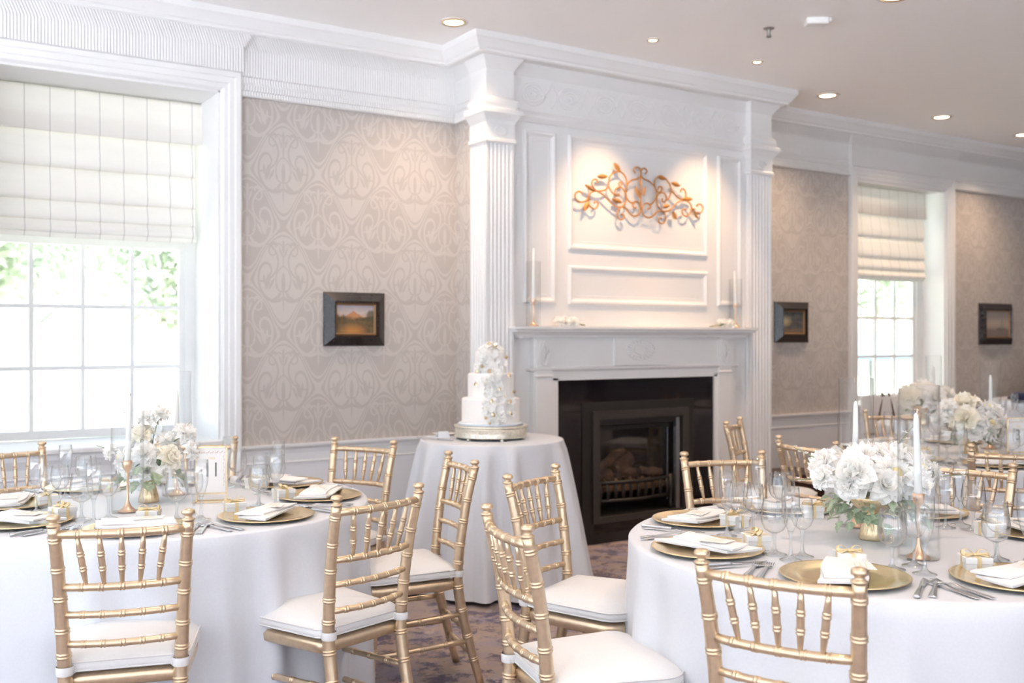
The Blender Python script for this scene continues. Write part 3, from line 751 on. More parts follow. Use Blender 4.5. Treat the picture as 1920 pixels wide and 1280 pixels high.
for x in (4.15, 4.6, 5.1):
    zz = 2.33 if x != 4.6 else 2.40
    link('bracket', MB().tube([(x - 4.6, 0.0, zz - 2.42), (x - 4.6, 0.035, zz - 2.42)], 0.004, 6), 'copper', art)

# ------------------------------------------------------------------ PAINTINGS
def picture(x0, x1, z0, z1, kind, label):
    cx, cz = (x0 + x1) / 2, (z0 + z1) / 2
    root = thing('framed_painting', label, 'painting', (cx, WY, cz)); w, h = (x1 - x0) / 2, (z1 - z0) / 2
    fw = 0.068; rings = []
    for i, d in ((0.0, 0.0), (0.0, 0.008), (0.004, 0.012), (fw - 0.012, 0.052), (fw - 0.006, 0.052), (fw, 0.040), (fw, 0.012)):
        rings.append([(-w + i, -d, -h + i), (w - i, -d, -h + i), (w - i, -d, h - i), (-w + i, -d, h - i)])
    link('frame', MB().loft(rings, False, False, False), 'black_frame', root)
    i = fw; rings = []
    for ii, d in ((0, 0.030), (0.006, 0.034), (0.014, 0.022), (0.014, 0.012)):
        rings.append([(-w + i + ii, -d, -h + i + ii), (w - i - ii, -d, -h + i + ii), (w - i - ii, -d, h - i - ii), (-w + i + ii, -d, h - i - ii)])
    link('gilt_slip', MB().loft(rings, False, False, False), 'old_gilt', root)
    i = fw + 0.013
    link('canvas', MB().box(-w + i, -0.020, -h + i, w - i, -0.010, h - i), painting(kind), root)
picture(2.407, 2.82, 1.345, 1.68, 'sunset', 'landscape painting of a glowing mountain in a wide black frame, left of the chimney')
picture(6.372, 6.785, 1.355, 1.695, 'forest', 'small dark landscape painting in a black frame just right of the chimney')
picture(9.235, 9.80, 1.325, 1.735, 'sea', 'pale seascape painting in a black frame right of the far window')

# ------------------------------------------------------------------ CEILING FITTINGS
def downlight(x, y, r, label, tilt=None, nm='recessed_light'):
    root = thing(nm, label, 'ceiling light', (x, y, CZ), group=None)
    link('trim_ring', MB().lathe([(r, -0.001), (r * 1.18, -0.004), (r * 1.2, -0.001), (r * 1.2, 0.0)], 28), 'white', root)
    link('reflector', MB().lathe([(r, -0.002), (r * 0.92, 0.02 - 0.03), (r * 0.75, -0.0012)], 28), 'reflector', root)
    link('bulb', MB().lathe([(r * 0.78, -0.003), (r * 0.55, -0.008), (0.001, -0.010)], 24), 'bulb', root)
    ld = bpy.data.lights.new('lamp', 'SPOT'); ld.color = (1.0, 0.70, 0.45)
    if tilt: ld.color = (1.0, 0.62, 0.34); ld.energy = ACCENT_W; ld.spot_size = R(58); ld.spot_blend = 1.0; ld.shadow_soft_size = 0.02
    else: ld.energy = LAMP_W; ld.spot_size = R(120); ld.spot_blend = 0.9; ld.shadow_soft_size = 0.06
    lo = bpy.data.objects.new('lamp', ld); COL.objects.link(lo); lo.parent = root; lo.location = (0, 0, -0.03)
    if tilt:
        d = Vector(tilt) - Vector((x, y, CZ - 0.03)); lo.rotation_euler = d.to_track_quat('-Z', 'Y').to_euler()
    return root
GL = 'recessed ceiling lights'
downlight(2.985, 5.27, 0.073, 'round recessed ceiling light left of the chimney breast')
downlight(4.22, 4.90, 0.036, 'left of two small accent lights on the ceiling before the chimney', (4.24, 5.49, 1.75), 'accent_light')
downlight(5.15, 4.90, 0.036, 'right of two small accent lights on the ceiling before the chimney', (5.16, 5.49, 1.75), 'accent_light')
downlight(6.33, 5.29, 0.078, 'round recessed ceiling light just right of the chimney breast')
downlight(7.77, 5.28, 0.078, 'recessed ceiling light above the far window, second from the right edge')
downlight(9.08, 5.33, 0.078, 'recessed ceiling light cut by the right edge of the photo')
downlight(4.80, 3.55, 0.085, 'recessed ceiling light cut by the top edge of the photo')
for (x, y) in ((1.2, 3.6), (2.8, 1.8), (7.8, 2.6), (1.0, 0.2)):     # the same lamps go on over the room, out of view
    downlight(x, y, 0.085, 'recessed ceiling light over the tables, out of the frame').__setitem__('group', 'ceiling lights over the tables outside the frame')
sp = thing('sprinkler', 'small metal fire sprinkler hanging from the ceiling', 'sprinkler', (4.66, 4.34, CZ))
link('collar', MB().lathe([(0.001, -0.004), (0.03, -0.004), (0.034, 0)], 20), 'sprk', sp)
link('stem', MB().lathe([(0.011, 0), (0.012, -0.02), (0.008, -0.03), (0.012, -0.045), (0.001, -0.05)], 12), 'sprk', sp)
link('deflector', MB().lathe([(0.001, -0.048), (0.016, -0.05), (0.017, -0.053), (0.001, -0.054)], 12), 'sprk', sp)
sm = thing('smoke_detector', 'white rectangular alarm unit on the ceiling beside the sprinkler', 'smoke detector', (4.76, 4.06, CZ), R(-35))
link('housing', MB().box(-0.065, -0.04, -0.036, 0.065, 0.04, 0, 0.006), 'plastic', sm)
link('grille', MB().box(0.068, -0.026, -0.022, 0.085, 0.026, 0, 0.004), 'plastic', sm)

# ------------------------------------------------------------------ CHAIRS
def turned(pts, rad, rings, r_ring=1.22, seg=9, n=14):
    """turned rod along a smooth path; rings = list of fractions with a double bead"""
    P = [Vector(p) for p in pts]
    L = [0]
    for i in range(1, len(P)): L.append(L[-1] + (P[i] - P[i - 1]).length)
    tot = L[-1]
    def at(t):
        s = min(max(t, 0), 1) * tot
        for i in range(1, len(L)):
            if s <= L[i] + 1e-9:
                k = (s - L[i - 1]) / max(1e-9, L[i] - L[i - 1]); return P[i - 1].lerp(P[i], k)
        return P[-1]
    def rr(t):
        if not hasattr(rad, '__len__'): return rad
        x = t * (len(rad) - 1); i = min(int(x), len(rad) - 2); return rad[i] + (rad[i + 1] - rad[i]) * (x - i)
    st = [(i / n, 1.0) for i in range(n + 1)]
    e = 0.0021 / tot
    for r in rings:
        st = [s for s in st if abs(s[0] - r) > 11 * e or s[0] in (0, 1)]
        for k, f in ((-9, 1), (-4.5, 1), (-3.4, 1), (-3.0, r_ring), (-1.3, r_ring), (-0.9, 1.0), (0.9, 1.0), (1.3, r_ring), (3.0, r_ring), (3.4, 1), (4.5, 1), (9, 1)):
            st.append((r + k * e, f))
    st.sort()
    st = [s for s in st if -1e-6 <= s[0] <= 1 + 1e-6]
    return [at(t) for t, f in st], [rr(t) * f for t, f in st]
def post_path(s):
    # rear post: s = +-1; (x, y, z), y forward
    prof = [(0.162, -0.095, 0.0), (0.158, -0.055, 0.15), (0.155, -0.018, 0.30), (0.155, 0.0, 0.42), (0.158, -0.002, 0.50), (0.163, -0.014, 0.62), (0.170, -0.036, 0.76), (0.1775, -0.064, 0.878)]
    return [Vector((s * x, y, z)) for x, y, z in smooth([Vector(p) for p in prof], 3)]
def chair_proto():
    root = empty('chiavari_chair')
    for s in (-1, 1):
        pp = post_path(s); p, r = turned(pp, [0.0155, 0.0175, 0.020, 0.0205, 0.0195, 0.0185, 0.0175, 0.0165], [0.13, 0.24, 0.36, 0.465, 0.575, 0.655, 0.76, 0.855, 0.955], 1.13, n=16)
        mb = MB().tube(p, r, 10)
        # finial: bead and ball
        t = Vector((s * 0.1775, -0.064, 0.878)); mb.lathe([(0.0165, -0.002), (0.019, 0.001), (0.019, 0.004), (0.013, 0.007), (0.0105, 0.011), (0.013, 0.015), (0.0185, 0.018), (0.0195, 0.024), (0.0165, 0.030), (0.009, 0.033), (0.0005, 0.0335)], 12, t.x, t.y, t.z)
        link('back_post', mb, 'gold_paint', root)
    def back_at(z):
        pp = post_path(1)
        for i in range(1, len(pp)):
            if pp[i].z >= z: k = (z - pp[i - 1].z) / (pp[i].z - pp[i - 1].z); return pp[i - 1].lerp(pp[i], k)
        return pp[-1]
    def rail_pts(z, bow=0.028, n=8):
        b = back_at(z); return [(b.x * (2 * i / n - 1), b.y - bow * (1 - (2 * i / n - 1) ** 2), z) for i in range(n + 1)]
    sx_ = [-0.66, -0.33, 0.0, 0.33, 0.66]
    def rp(z, fx, bow=0.028): b = back_at(z); return Vector((b.x * fx, b.y - bow * (1 - fx * fx), z))
    fr_ = [0.5 + 0.5 * f * 0.97 for f in sx_]
    for z, rr, nm in ((0.855, 0.0125, 'top_rail'), (0.700, 0.0115, 'back_rail'), (0.620, 0.0105, 'back_rail'), (0.535, 0.0105, 'back_rail')):
        p, r = turned(rail_pts(z), rr, fr_, 1.16, n=8); link(nm, MB().tube(p, r, 8), 'gold_paint', root)
    sp_me = None
    for f in sx_:
        a, b = rp(0.850, f), rp(0.705, f * 0.86)
        p, r = turned([a, b], [0.0055, 0.0085, 0.0095, 0.0085, 0.005], [0.36, 0.66], 1.22, n=6); link('spindle', MB().tube(p, r, 7), 'gold_paint', root)
    # seat frame: rounded trapezoid rim
    def outline(inset, n=5):
        c = [(-0.175 + inset, 0.015 + inset, 0.03), (0.175 - inset, 0.015 + inset, 0.03), (0.205 - inset, 0.385 - inset, 0.055), (-0.205 + inset, 0.385 - inset, 0.055)]
        out = []
        for i, (x, y, rad) in enumerate(c):
            rad = max(0.01, rad - inset * 0.5); sx1 = 1 if x > 0 else -1; sy1 = 1 if y > 0.2 else -1
            cx, cy = x - sx1 * rad, y - sy1 * rad; a0 = [pi, -pi / 2, 0, pi / 2][i]
            for k in range(n + 1):
                a = a0 + (pi / 2) * k / n; bulge = 0
                out.append((cx + rad * cos(a), cy + rad * sin(a)))
        return out
    def ring(inset, z, bow=0.0):
        return [(x, y + (0.02 * (1 - (x / 0.2) ** 2) if y > 0.3 else 0), z) for x, y in outline(inset)]
    link('seat_frame', MB().loft([ring(0.012, 0.395), ring(0.0, 0.402), ring(-0.002, 0.425), ring(0.006, 0.438), ring(0.05, 0.440)], False, True, True), 'gold_paint', root)
    sd = [v for v in (ring(0.03, 0.396), ring(0.012, 0.395))]
    # cushion
    cu = MB().loft([ring(0.03, 0.441), ring(0.002, 0.446), ring(-0.008, 0.455), ring(-0.009, 0.463), ring(-0.006, 0.474), ring(0.003, 0.484), ring(0.016, 0.494), ring(0.04, 0.504), ring(0.08, 0.513), ring(0.12, 0.517), ring(0.15, 0.518)], True, True, True)
    co = link('cushion', cu, 'cushion', root)
    for z in (0.452, 0.477):
        link('piping', MB().tube([Vector(p) for p in ring(-0.007, z)] + [Vector(ring(-0.007, z)[0])], 0.0028, 6), 'piping', co)
    for s in (-1, 1):
        link('strap', MB().lathe([(0.0235, 0), (0.0245, 0.003), (0.0245, 0.022), (0.0235, 0.025)], 14, s * 0.1555, -0.001, 0.447).box(s * 0.14 - 0.012, 0.0, 0.449, s * 0.14 + 0.012, 0.045, 0.470), 'cushion', root)
    for s in (-1, 1):
        p, r = turned([(s * 0.178, 0.345, 0.400), (s * 0.180, 0.352, 0.2), (s * 0.184, 0.362, 0.0)], [0.018, 0.0185, 0.0165, 0.0145], [0.06, 0.30, 0.52, 0.74, 0.93], 1.14, n=8)
        link('front_leg', MB().tube(p, r, 9), 'gold_paint', root)
        for z in (0.285, 0.175):
            b = back_at(z) if False else None
            yb = -0.021 if z > 0.25 else -0.047
            p, r = turned([(s * 0.156, yb, z + 0.01), (s * 0.180, 0.353, z - 0.01)], 0.0105, [0.25, 0.5, 0.75], 1.2, n=4)
            link('stretcher', MB().tube(p, r, 8), 'gold_paint', root)
    for (x, y, z) in ((0.180, 0.355, 0.25), (0.180, 0.358, 0.13), (0.156, -0.032, 0.235), (0.156, -0.06, 0.13)):
        p, r = turned([(-x, y, z), (x, y, z)], 0.0105, [0.25, 0.5, 0.75], 1.2, n=4); link('stretcher', MB().tube(p, r, 8), 'gold_paint', root)
    return root
chair = proto_pool(tag(chair_proto(), 'x', 'chair'))
KD = {}
def put_chair(mx, my, face, label, group=None):
    """mx,my = midpoint between the two finials; face = heading in degrees the sitter looks to"""
    a = R(face); px, py = mx + 0.064 * cos(a), my + 0.064 * sin(a)
    c = chair((px, py, 0), a - pi / 2, label, group); c['category'] = 'chair'; return c
put_chair(0.622, 2.985, 74, 'gold ballroom chair seen from behind, large at the lower left corner')
put_chair(1.415, 2.985, 107, 'gold ballroom chair turned three-quarters, right front of the left table')
put_chair(2.105, 3.655, 168, 'gold ballroom chair in profile between the left table and the cake table')
put_chair(2.050, 4.500, 208, 'gold ballroom chair against the wainscot behind the left table, near the cake')
put_chair(1.400, 5.030, 250, 'gold ballroom chair behind the table number card under the left window')
put_chair(0.560, 5.150, 290, 'gold ballroom chair under the left window, cut by the left photo edge')
put_chair(2.110, 3.130, -64, 'gold ballroom chair in front of the cake table, seat beside the right table')
put_chair(1.512, 2.375, -14, 'gold ballroom chair, nearest in the middle, back turned toward the left table')
put_chair(1.715, 1.572, 25, 'gold ballroom chair seen from behind, nearest at the right front table')
put_chair(3.135, 3.180, -112, 'gold ballroom chair in front of the fireplace, behind the right table')
put_chair(4.400, 4.380, -58, 'gold ballroom chair standing by the right pilaster of the chimney')
put_chair(3.870, 3.360, 0, 'gold ballroom chair between the fireplace and the rear table, seen from behind')
put_chair(3.730, 2.430, 196, 'gold ballroom chair behind the white flowers, right rear of the right table')
put_chair(4.420, 2.640, 42, 'gold ballroom chair at the right photo edge, facing the rear table')
put_chair(5.860, 4.360, 237, 'gold ballroom chair on the far side of the rear table, before the far window')

# ------------------------------------------------------------------ TABLES AND CLOTHS
def table(x, y, h, r, label, nm='round_table'):
    t = thing(nm, label, 'table', (x, y, 0))
    link('tabletop', MB().lathe([(0.001, h - 0.030), (r - 0.012, h - 0.030), (r - 0.006, h - 0.024), (r - 0.006, h - 0.01), (r - 0.012, h - 0.006), (0.001, h - 0.006)], 48), 'dark_wood', t)
    for k in range(4):
        a = pi / 4 + k * pi / 2; q = r * 0.62
        link('leg', MB().tube([(q * cos(a), q * sin(a), h - 0.03), (q * cos(a), q * sin(a), 0)], 0.016, 8), 'iron', t)
def tablecloth(x, y, h, r, flare, nf, amp, seed, label, seg=240):
    rn = random.Random(seed); ph = [rn.uniform(0, 2 * pi) for _ in range(6)]
    fr_ = [nf, nf * 0.62, nf * 1.45, nf * 0.31]; aw = [0.55, 0.35, 0.22, 0.3]
    def fold(a):
        v = 0
        for k in range(4): v += aw[k] * sin(round(fr_[k]) * a + ph[k] + 0.9 * sin(2 * a + ph[k]))
        v = v / 1.1
        return (abs(v) ** 0.8) * (1 if v > 0 else -0.7)
    prof = [(0.0, h), (0.5, h), (0.8, h), (0.97, h), (0.993, h - 0.0015), (1.0, h - 0.007)]
    rings = []
    for fr2, z in prof:
        rings.append([(x + max(0.001, r * fr2) * cos(2 * pi * j / seg), y + max(0.001, r * fr2) * sin(2 * pi * j / seg), z) for j in range(seg)])
    n = 16
    for i in range(1, n + 1):
        t = i / n; z = (h - 0.007) * (1 - t) + 0.012 * t; ring = []
        for j in range(seg):
            a = 2 * pi * j / seg; f = fold(a + 0.05 * t * sin(3 * a + ph[5]))
            k = t ** 0.6
            ring.append((x + (r + 0.003 + flare * t + amp * f * k) * cos(a), y + (r + 0.003 + flare * t + amp * f * k) * sin(a), z + (0.01 * (1 + f) if i == n else 0)))
        rings.append(ring)
    ob = link('tablecloth', MB().loft(rings, False, False, True), 'linen'); return tag(ob, label, 'tablecloth')
TT = [((1.007, 4.02), 'left'), ((2.684, 2.065), 'right front'), ((5.164, 3.309), 'rear'), ((6.95, 4.35), 'far')]
TH_ = 0.762
tlab = {'left': 'round table under the white cloth at the left, below the window', 'right front': 'round table under the white cloth at the right front', 'rear': 'round table under the white cloth behind the right front table', 'far': 'round table under the white cloth nearest the far window'}
clab = {'left': 'white satin floor-length cloth on the left round table', 'right front': 'white satin floor-length cloth on the right front round table', 'rear': 'white floor-length cloth on the rear right round table with table number 3', 'far': 'white floor-length cloth on the far table before the second window'}
for i, ((x, y), nm) in enumerate(TT):
    table(x, y, TH_ - 0.001, 0.755, tlab[nm]); tablecloth(x, y, TH_, 0.765, 0.010, 24, 0.048, 11 + i, clab[nm])
table(3.057, 4.954, 0.819, 0.40, 'small round cake table under a flowing white cloth', 'cake_table')
tablecloth(3.057, 4.954, 0.82, 0.412, 0.12, 15, 0.10, 5, 'flowing white satin cloth on the small cake table')
table(9.42, 5.11, 0.819, 0.62, 'small round table under a white cloth in the far right corner')
tablecloth(9.42, 5.11, 0.82, 0.63, 0.02, 18, 0.02, 9, 'white cloth on the table in the far right corner, under the navy jacket')

# ------------------------------------------------------------------ TABLEWARE prototypes
def glass_proto(nm, bowl, stem_z, foot_r, cat):
    root = empty(nm)
    inner = [(max(0.0005, r - 0.0012), z) for r, z in reversed(bowl)]
    link('bowl', MB().lathe(bowl + inner[0:], 24), 'glass', root)
    link('stem', MB().lathe([(foot_r, 0.0), (foot_r, 0.0025), (foot_r * 0.6, 0.005), (0.010, 0.010), (0.0052, 0.018), (0.0042, stem_z * 0.55), (0.0055, stem_z - 0.008), (0.010, stem_z + 0.001)], 20), 'stemglass', root)
    tag(root, 'x', cat); return proto_pool(root)
goblet = glass_proto('water_goblet', [(0.0006, 0.062), (0.014, 0.064), (0.028, 0.073), (0.037, 0.090), (0.0395, 0.108), (0.037, 0.130), (0.0335, 0.152), (0.0320, 0.165)], 0.064, 0.036, 'glass')
wineg = glass_proto('wine_glass', [(0.0006, 0.078), (0.012, 0.080), (0.025, 0.091), (0.032, 0.108), (0.033, 0.128), (0.030, 0.152), (0.0285, 0.168)], 0.080, 0.033, 'glass')
flute = glass_proto('champagne_flute', [(0.0006, 0.080), (0.008, 0.083), (0.016, 0.100), (0.0225, 0.125), (0.0255, 0.155), (0.0255, 0.185), (0.0235, 0.210)], 0.082, 0.032, 'glass')

def charger_proto():
    root = link('charger_plate', MB().lathe([(0.001, 0.004), (0.10, 0.004), (0.118, 0.006), (0.130, 0.010), (0.160, 0.0135), (0.1655, 0.0145), (0.168, 0.0135), (0.165, 0.0105), (0.13, 0.006), (0.10, 0.001), (0.001, 0.0)], 56), 'charger'); 
    tag(root, 'x', 'plate'); return proto_pool(root)
charger = charger_proto()
def slab(w, d, h, skew=0.0, curl=0.0, ph=0.0, nx=8, ny=4):
    top = []; bot = []
    for j in range(ny + 1):
        for i in range(nx + 1):
            u = 2 * i / nx - 1; v = 2 * j / ny - 1
            e = (1 - u ** 8) * (1 - v ** 8)
            x = u * w / 2 + skew * v; y = v * d / 2 + 0.006 * sin(2.2 * u + ph)
            zc = curl * (u * u) + 0.004 * sin(3 * u + ph) * (1 - abs(v))
            top.append((x, y, h * (0.45 + 0.55 * e) + zc)); bot.append((x, y, zc * 0.5))
    mb = MB(); n = nx + 1; fs = []
    for j in range(ny):
        for i in range(nx):
            a = j * n + i; fs.append((a, a + 1, a + n + 1, a + n))
    mb.add(top, fs, True); mb.add(bot, [tuple(reversed(f)) for f in fs], True)
    per = [j for j in range(n)] + [(j + 1) * n - 1 for j in range(1, ny + 1)] + [ny * n + i for i in range(nx - 1, -1, -1)] + [j * n for j in range(ny - 1, 0, -1)]
    o = len(top); mb.add(top + bot, [(per[k], per[(k + 1) % len(per)], o + per[(k + 1) % len(per)], o + per[k]) for k in range(len(per))], False)
    return mb
def napkin_proto(v):
    root = empty('folded_napkin')
    link('lower_fold', slab(0.262, 0.118, 0.012, 0.020 * (1 if v else -1), 0.004, v).xf(Matrix.Translation((0, 0, 0.0145))), 'napkin', root)
    link('upper_fold', slab(0.235, 0.098, 0.010, -0.012, 0.003, v + 1.5).xf(Matrix.Translation((0.006, 0.004, 0.026)) @ Matrix.Rotation(0.07 * (1 - 2 * v), 4, 'Z')), 'napkin', root)
    tag(root, 'x', 'napkin'); return proto_pool(root)
napkins = [napkin_proto(0), napkin_proto(1)]
def card_proto():
    root = link('menu_card', slab(0.092, 0.064, 0.0012, 0, 0, 0, 2, 2), 'paper'); tag(root, 'x', 'card')
    for k in range(3): link('printed_line', MB().box(-0.028 + 0.004 * k, -0.014 + 0.014 * k, 0.0013, 0.028 - 0.004 * k, -0.012 + 0.014 * k, 0.0016), 'ribbon', root)
    return proto_pool(root)
menu = card_proto()
def favor_proto():
    root = empty('favor_box')
    link('box_body', MB().box(-0.034, -0.034, 0, 0.034, 0.034, 0.034, 0.001), 'box', root)
    link('lid', MB().box(-0.036, -0.036, 0.026, 0.036, 0.036, 0.042, 0.001), 'box', root)
    link('ribbon', MB().box(-0.006, -0.0366, 0.001, 0.006, 0.0366, 0.0426).box(-0.0366, -0.006, 0.001, 0.0366, 0.006, 0.0426), 'ribbon', root)
    bw = MB()
    for s in (-1, 1):
        pts = smooth([(0, 0, 0.044), (s * 0.016, 0.008, 0.058), (s * 0.032, 0.004, 0.056), (s * 0.030, -0.006, 0.047), (0, 0, 0.045)], 4); bw.tube(pts, [(0.0065, 0.0008)] * len(pts), 6, up=(0, 1, 0))
        pts = smooth([(0, 0, 0.044), (s * 0.016, -0.012, 0.047), (s * 0.030, -0.022, 0.044)], 4); bw.tube(pts, [(0.0045, 0.0008)] * len(pts), 6, up=(0, 1, 0))
    bw.lathe([(0.001, 0.040), (0.006, 0.043), (0.006, 0.048), (0.001, 0.051)], 8)
    link('bow', bw, 'ribbon', root); tag(root, 'x', 'gift box'); return proto_pool(root)
favor = favor_proto()
def fork_proto(nm, L):
    root = empty(nm); k = L / 0.20
    hp = smooth([(0, -0.10 * k, 0.003), (0, -0.07 * k, 0.004), (0, 0.0, 0.006), (0, 0.03 * k, 0.009), (0, 0.048 * k, 0.006)], 3)
    n = len(hp); rad = []
    for i in range(n):
        t = i / (n - 1); w = 0.0095 * (1 - t) ** 1.2 + 0.0032; 
        if t < 0.1: w *= 0.75
        if t > 0.85: w = 0.004 + 0.05 * (t - 0.85)
        rad.append((w, 0.0016))
    link('handle', MB().tube(hp, rad, 8, up=(1, 0, 0)), 'silver', root)
    hd = MB().tube([(0, 0.046 * k, 0.006), (0, 0.056 * k, 0.0035), (0, 0.064 * k, 0.0035)], [(0.005, 0.0012), (0.0115, 0.0012), (0.0115, 0.0012)], 8, up=(1, 0, 0))
    for i in range(4):
        x = (-1.5 + i) * 0.0062; hd.tube([(x, 0.062 * k, 0.0035), (x, 0.080 * k, 0.0035), (x * 0.96, 0.100 * k, 0.0075)], [(0.0019, 0.0011), (0.0018, 0.0011), (0.0009, 0.0008)], 6, up=(1, 0, 0))
    link('tines', hd, 'silver', root); tag(root, 'x', 'fork'); return proto_pool(root)
forks = [fork_proto('dinner_fork', 0.205), fork_proto('salad_fork', 0.18)]
def knife_proto():
    root = empty('table_knife')
    hp = smooth([(0, -0.115, 0.005), (0, -0.10, 0.006), (0, -0.05, 0.006), (0, -0.005, 0.005)], 4); n = len(hp)
    rad = [(0.0075 + 0.003 * sin(pi * min(1, (i / (n - 1)) * 1.0)) * (1 - i / (n - 1)) - 0.002 * (i / (n - 1)), 0.0045) for i in range(n)]; rad[0] = (0.005, 0.003)
    link('handle', MB().tube(hp, rad, 8, up=(1, 0, 0)), 'silver', root)
    link('blade', MB().tube([(0, -0.006, 0.004), (0.001, 0.02, 0.003), (0.001, 0.07, 0.003), (0.000, 0.095, 0.003), (-0.004, 0.11, 0.003)], [(0.005, 0.0018), (0.008, 0.0011), (0.009, 0.0010), (0.0075, 0.0009), (0.0015, 0.0006)], 8, up=(1, 0, 0)), 'silver', root)
    tag(root, 'x', 'knife'); return proto_pool(root)
knife = knife_proto()
def spoon_proto():
    root = empty('tea_spoon')
    hp = smooth([(0, -0.09, 0.003), (0, -0.05, 0.004), (0, 0.01, 0.006), (0, 0.045, 0.008)], 4); n = len(hp)
    link('handle', MB().tube(hp, [(0.0085 * (1 - i / (n - 1)) ** 1.2 + 0.0028, 0.0015) for i in range(n)], 8, up=(1, 0, 0)), 'silver', root)
    link('spoon_bowl', MB().tube([(0, 0.043, 0.008), (0, 0.052, 0.005), (0, 0.070, 0.0025), (0, 0.088, 0.004), (0, 0.096, 0.007)], [(0.004, 0.0012), (0.012, 0.0012), (0.0175, 0.0012), (0.013, 0.0012), (0.003, 0.001)], 10, up=(1, 0, 0)), 'silver', root)
    tag(root, 'x', 'spoon'); return proto_pool(root)
spoon = spoon_proto()

seats = {
 'left': [(-114, 'at the front of the left table'), (-69, 'at the right front of the left table'), (-22, 'at the right side of the left table'), (20, 'at the right rear of the left table'), (66, 'behind the number card on the left table'), (110, 'at the rear under the window, left table'), (156, 'at the far left rear of the left table'), (-160, 'at the left photo edge on the left table')],
 'right front': [(-149.5, 'behind the nearest chair of the right front table'), (163.6, 'at the left end of the right front table'), (114.5, 'at the left rear of the right front table'), (69, 'behind the flowers on the right front table'), (22, 'right of the flowers on the right front table'), (-24, 'at the far right of the right front table'), (-68, 'outside the frame beyond the right front table'), (-104, 'at the right photo edge, right front table')],
 'rear': [(180, 'at the left end of the rear table'), (-137, 'at the front of the rear table'), (-92, 'at the right front of the rear table'), (-47, 'at the right of the rear table'), (-2, 'at the far right of the rear table'), (45, 'on the window side of the rear table'), (90, 'behind the flowers of the rear table'), (132, 'at the left rear of the rear table')],
 'far': [(200, 'at the left of the far table'), (250, 'at the front of the far table'), (300, 'at the right front of the far table'), (100, 'at the rear of the far table'), (345, 'at the right of the far table')],
}
rn = random.Random(21)
ZT = TH_
for (cx, cy), nm in TT:
    for si, (ang, ph) in enumerate(seats[nm]):
        if nm == 'right front' and si == 6: continue
        a = R(ang); ox, oy = cos(a), sin(a); rx, ry = -oy, ox       # outward, sitter's right
        def W_(o, r): return (cx + ox * o + rx * r, cy + oy * o + ry * r)
        face = a + pi / 2                                            # local +y points to the centre
        def T(o, r, z=ZT): p = W_(o, r); return (p[0], p[1], z + 0.0006)
        charger(T(0.575, 0), face, 'gold charger plate ' + ph, 'gold charger plates')
        naprot = face + rn.uniform(-0.15, 0.15) + (pi / 2 if (nm, si) == ('right front', 0) else 0) + (0.35 if si % 3 == 1 else -0.2 if si % 3 == 2 else 0)
        napkins[si % 2](T(0.575, 0.0), naprot, 'folded white napkin on the gold plate ' + ph, 'folded white napkins')
        menu(T(0.57, 0.04, ZT + 0.0385), naprot + 0.15, 'small cream menu card on the napkin ' + ph, 'menu cards')
        favor(T(0.425 + rn.uniform(-0.02, 0.02), 0.005 + rn.uniform(-0.03, 0.03)), face + rn.uniform(-0.5, 0.5), 'white gift box with gold ribbon ' + ph, 'white gift boxes')
        goblet(T(0.405 + rn.uniform(-.01, .01), 0.100), rn.uniform(0, 6), 'round-bowled water goblet ' + ph, 'stemware on the tables')
        wineg(T(0.345 + rn.uniform(-.01, .01), 0.150), rn.uniform(0, 6), 'small wine glass ' + ph, 'stemware on the tables')
        flute(T(0.418 + rn.uniform(-.01, .01), 0.185), rn.uniform(0, 6), 'tall champagne flute ' + ph, 'stemware on the tables')
        if nm != 'far':
            forks[0](T(0.600, -0.205), face + rn.uniform(-.06, .06), 'large dinner fork left of the plate ' + ph, 'cutlery on the tables')
            forks[1](T(0.600, -0.238), face + rn.uniform(-.06, .06), 'small salad fork left of the plate ' + ph, 'cutlery on the tables')
            knife(T(0.595, 0.190), face + rn.uniform(-.06, .06), 'table knife right of the plate ' + ph, 'cutlery on the tables')
            spoon(T(0.595, 0.222), face + rn.uniform(-.06, .06), 'tea spoon right of the plate ' + ph, 'cutlery on the tables')

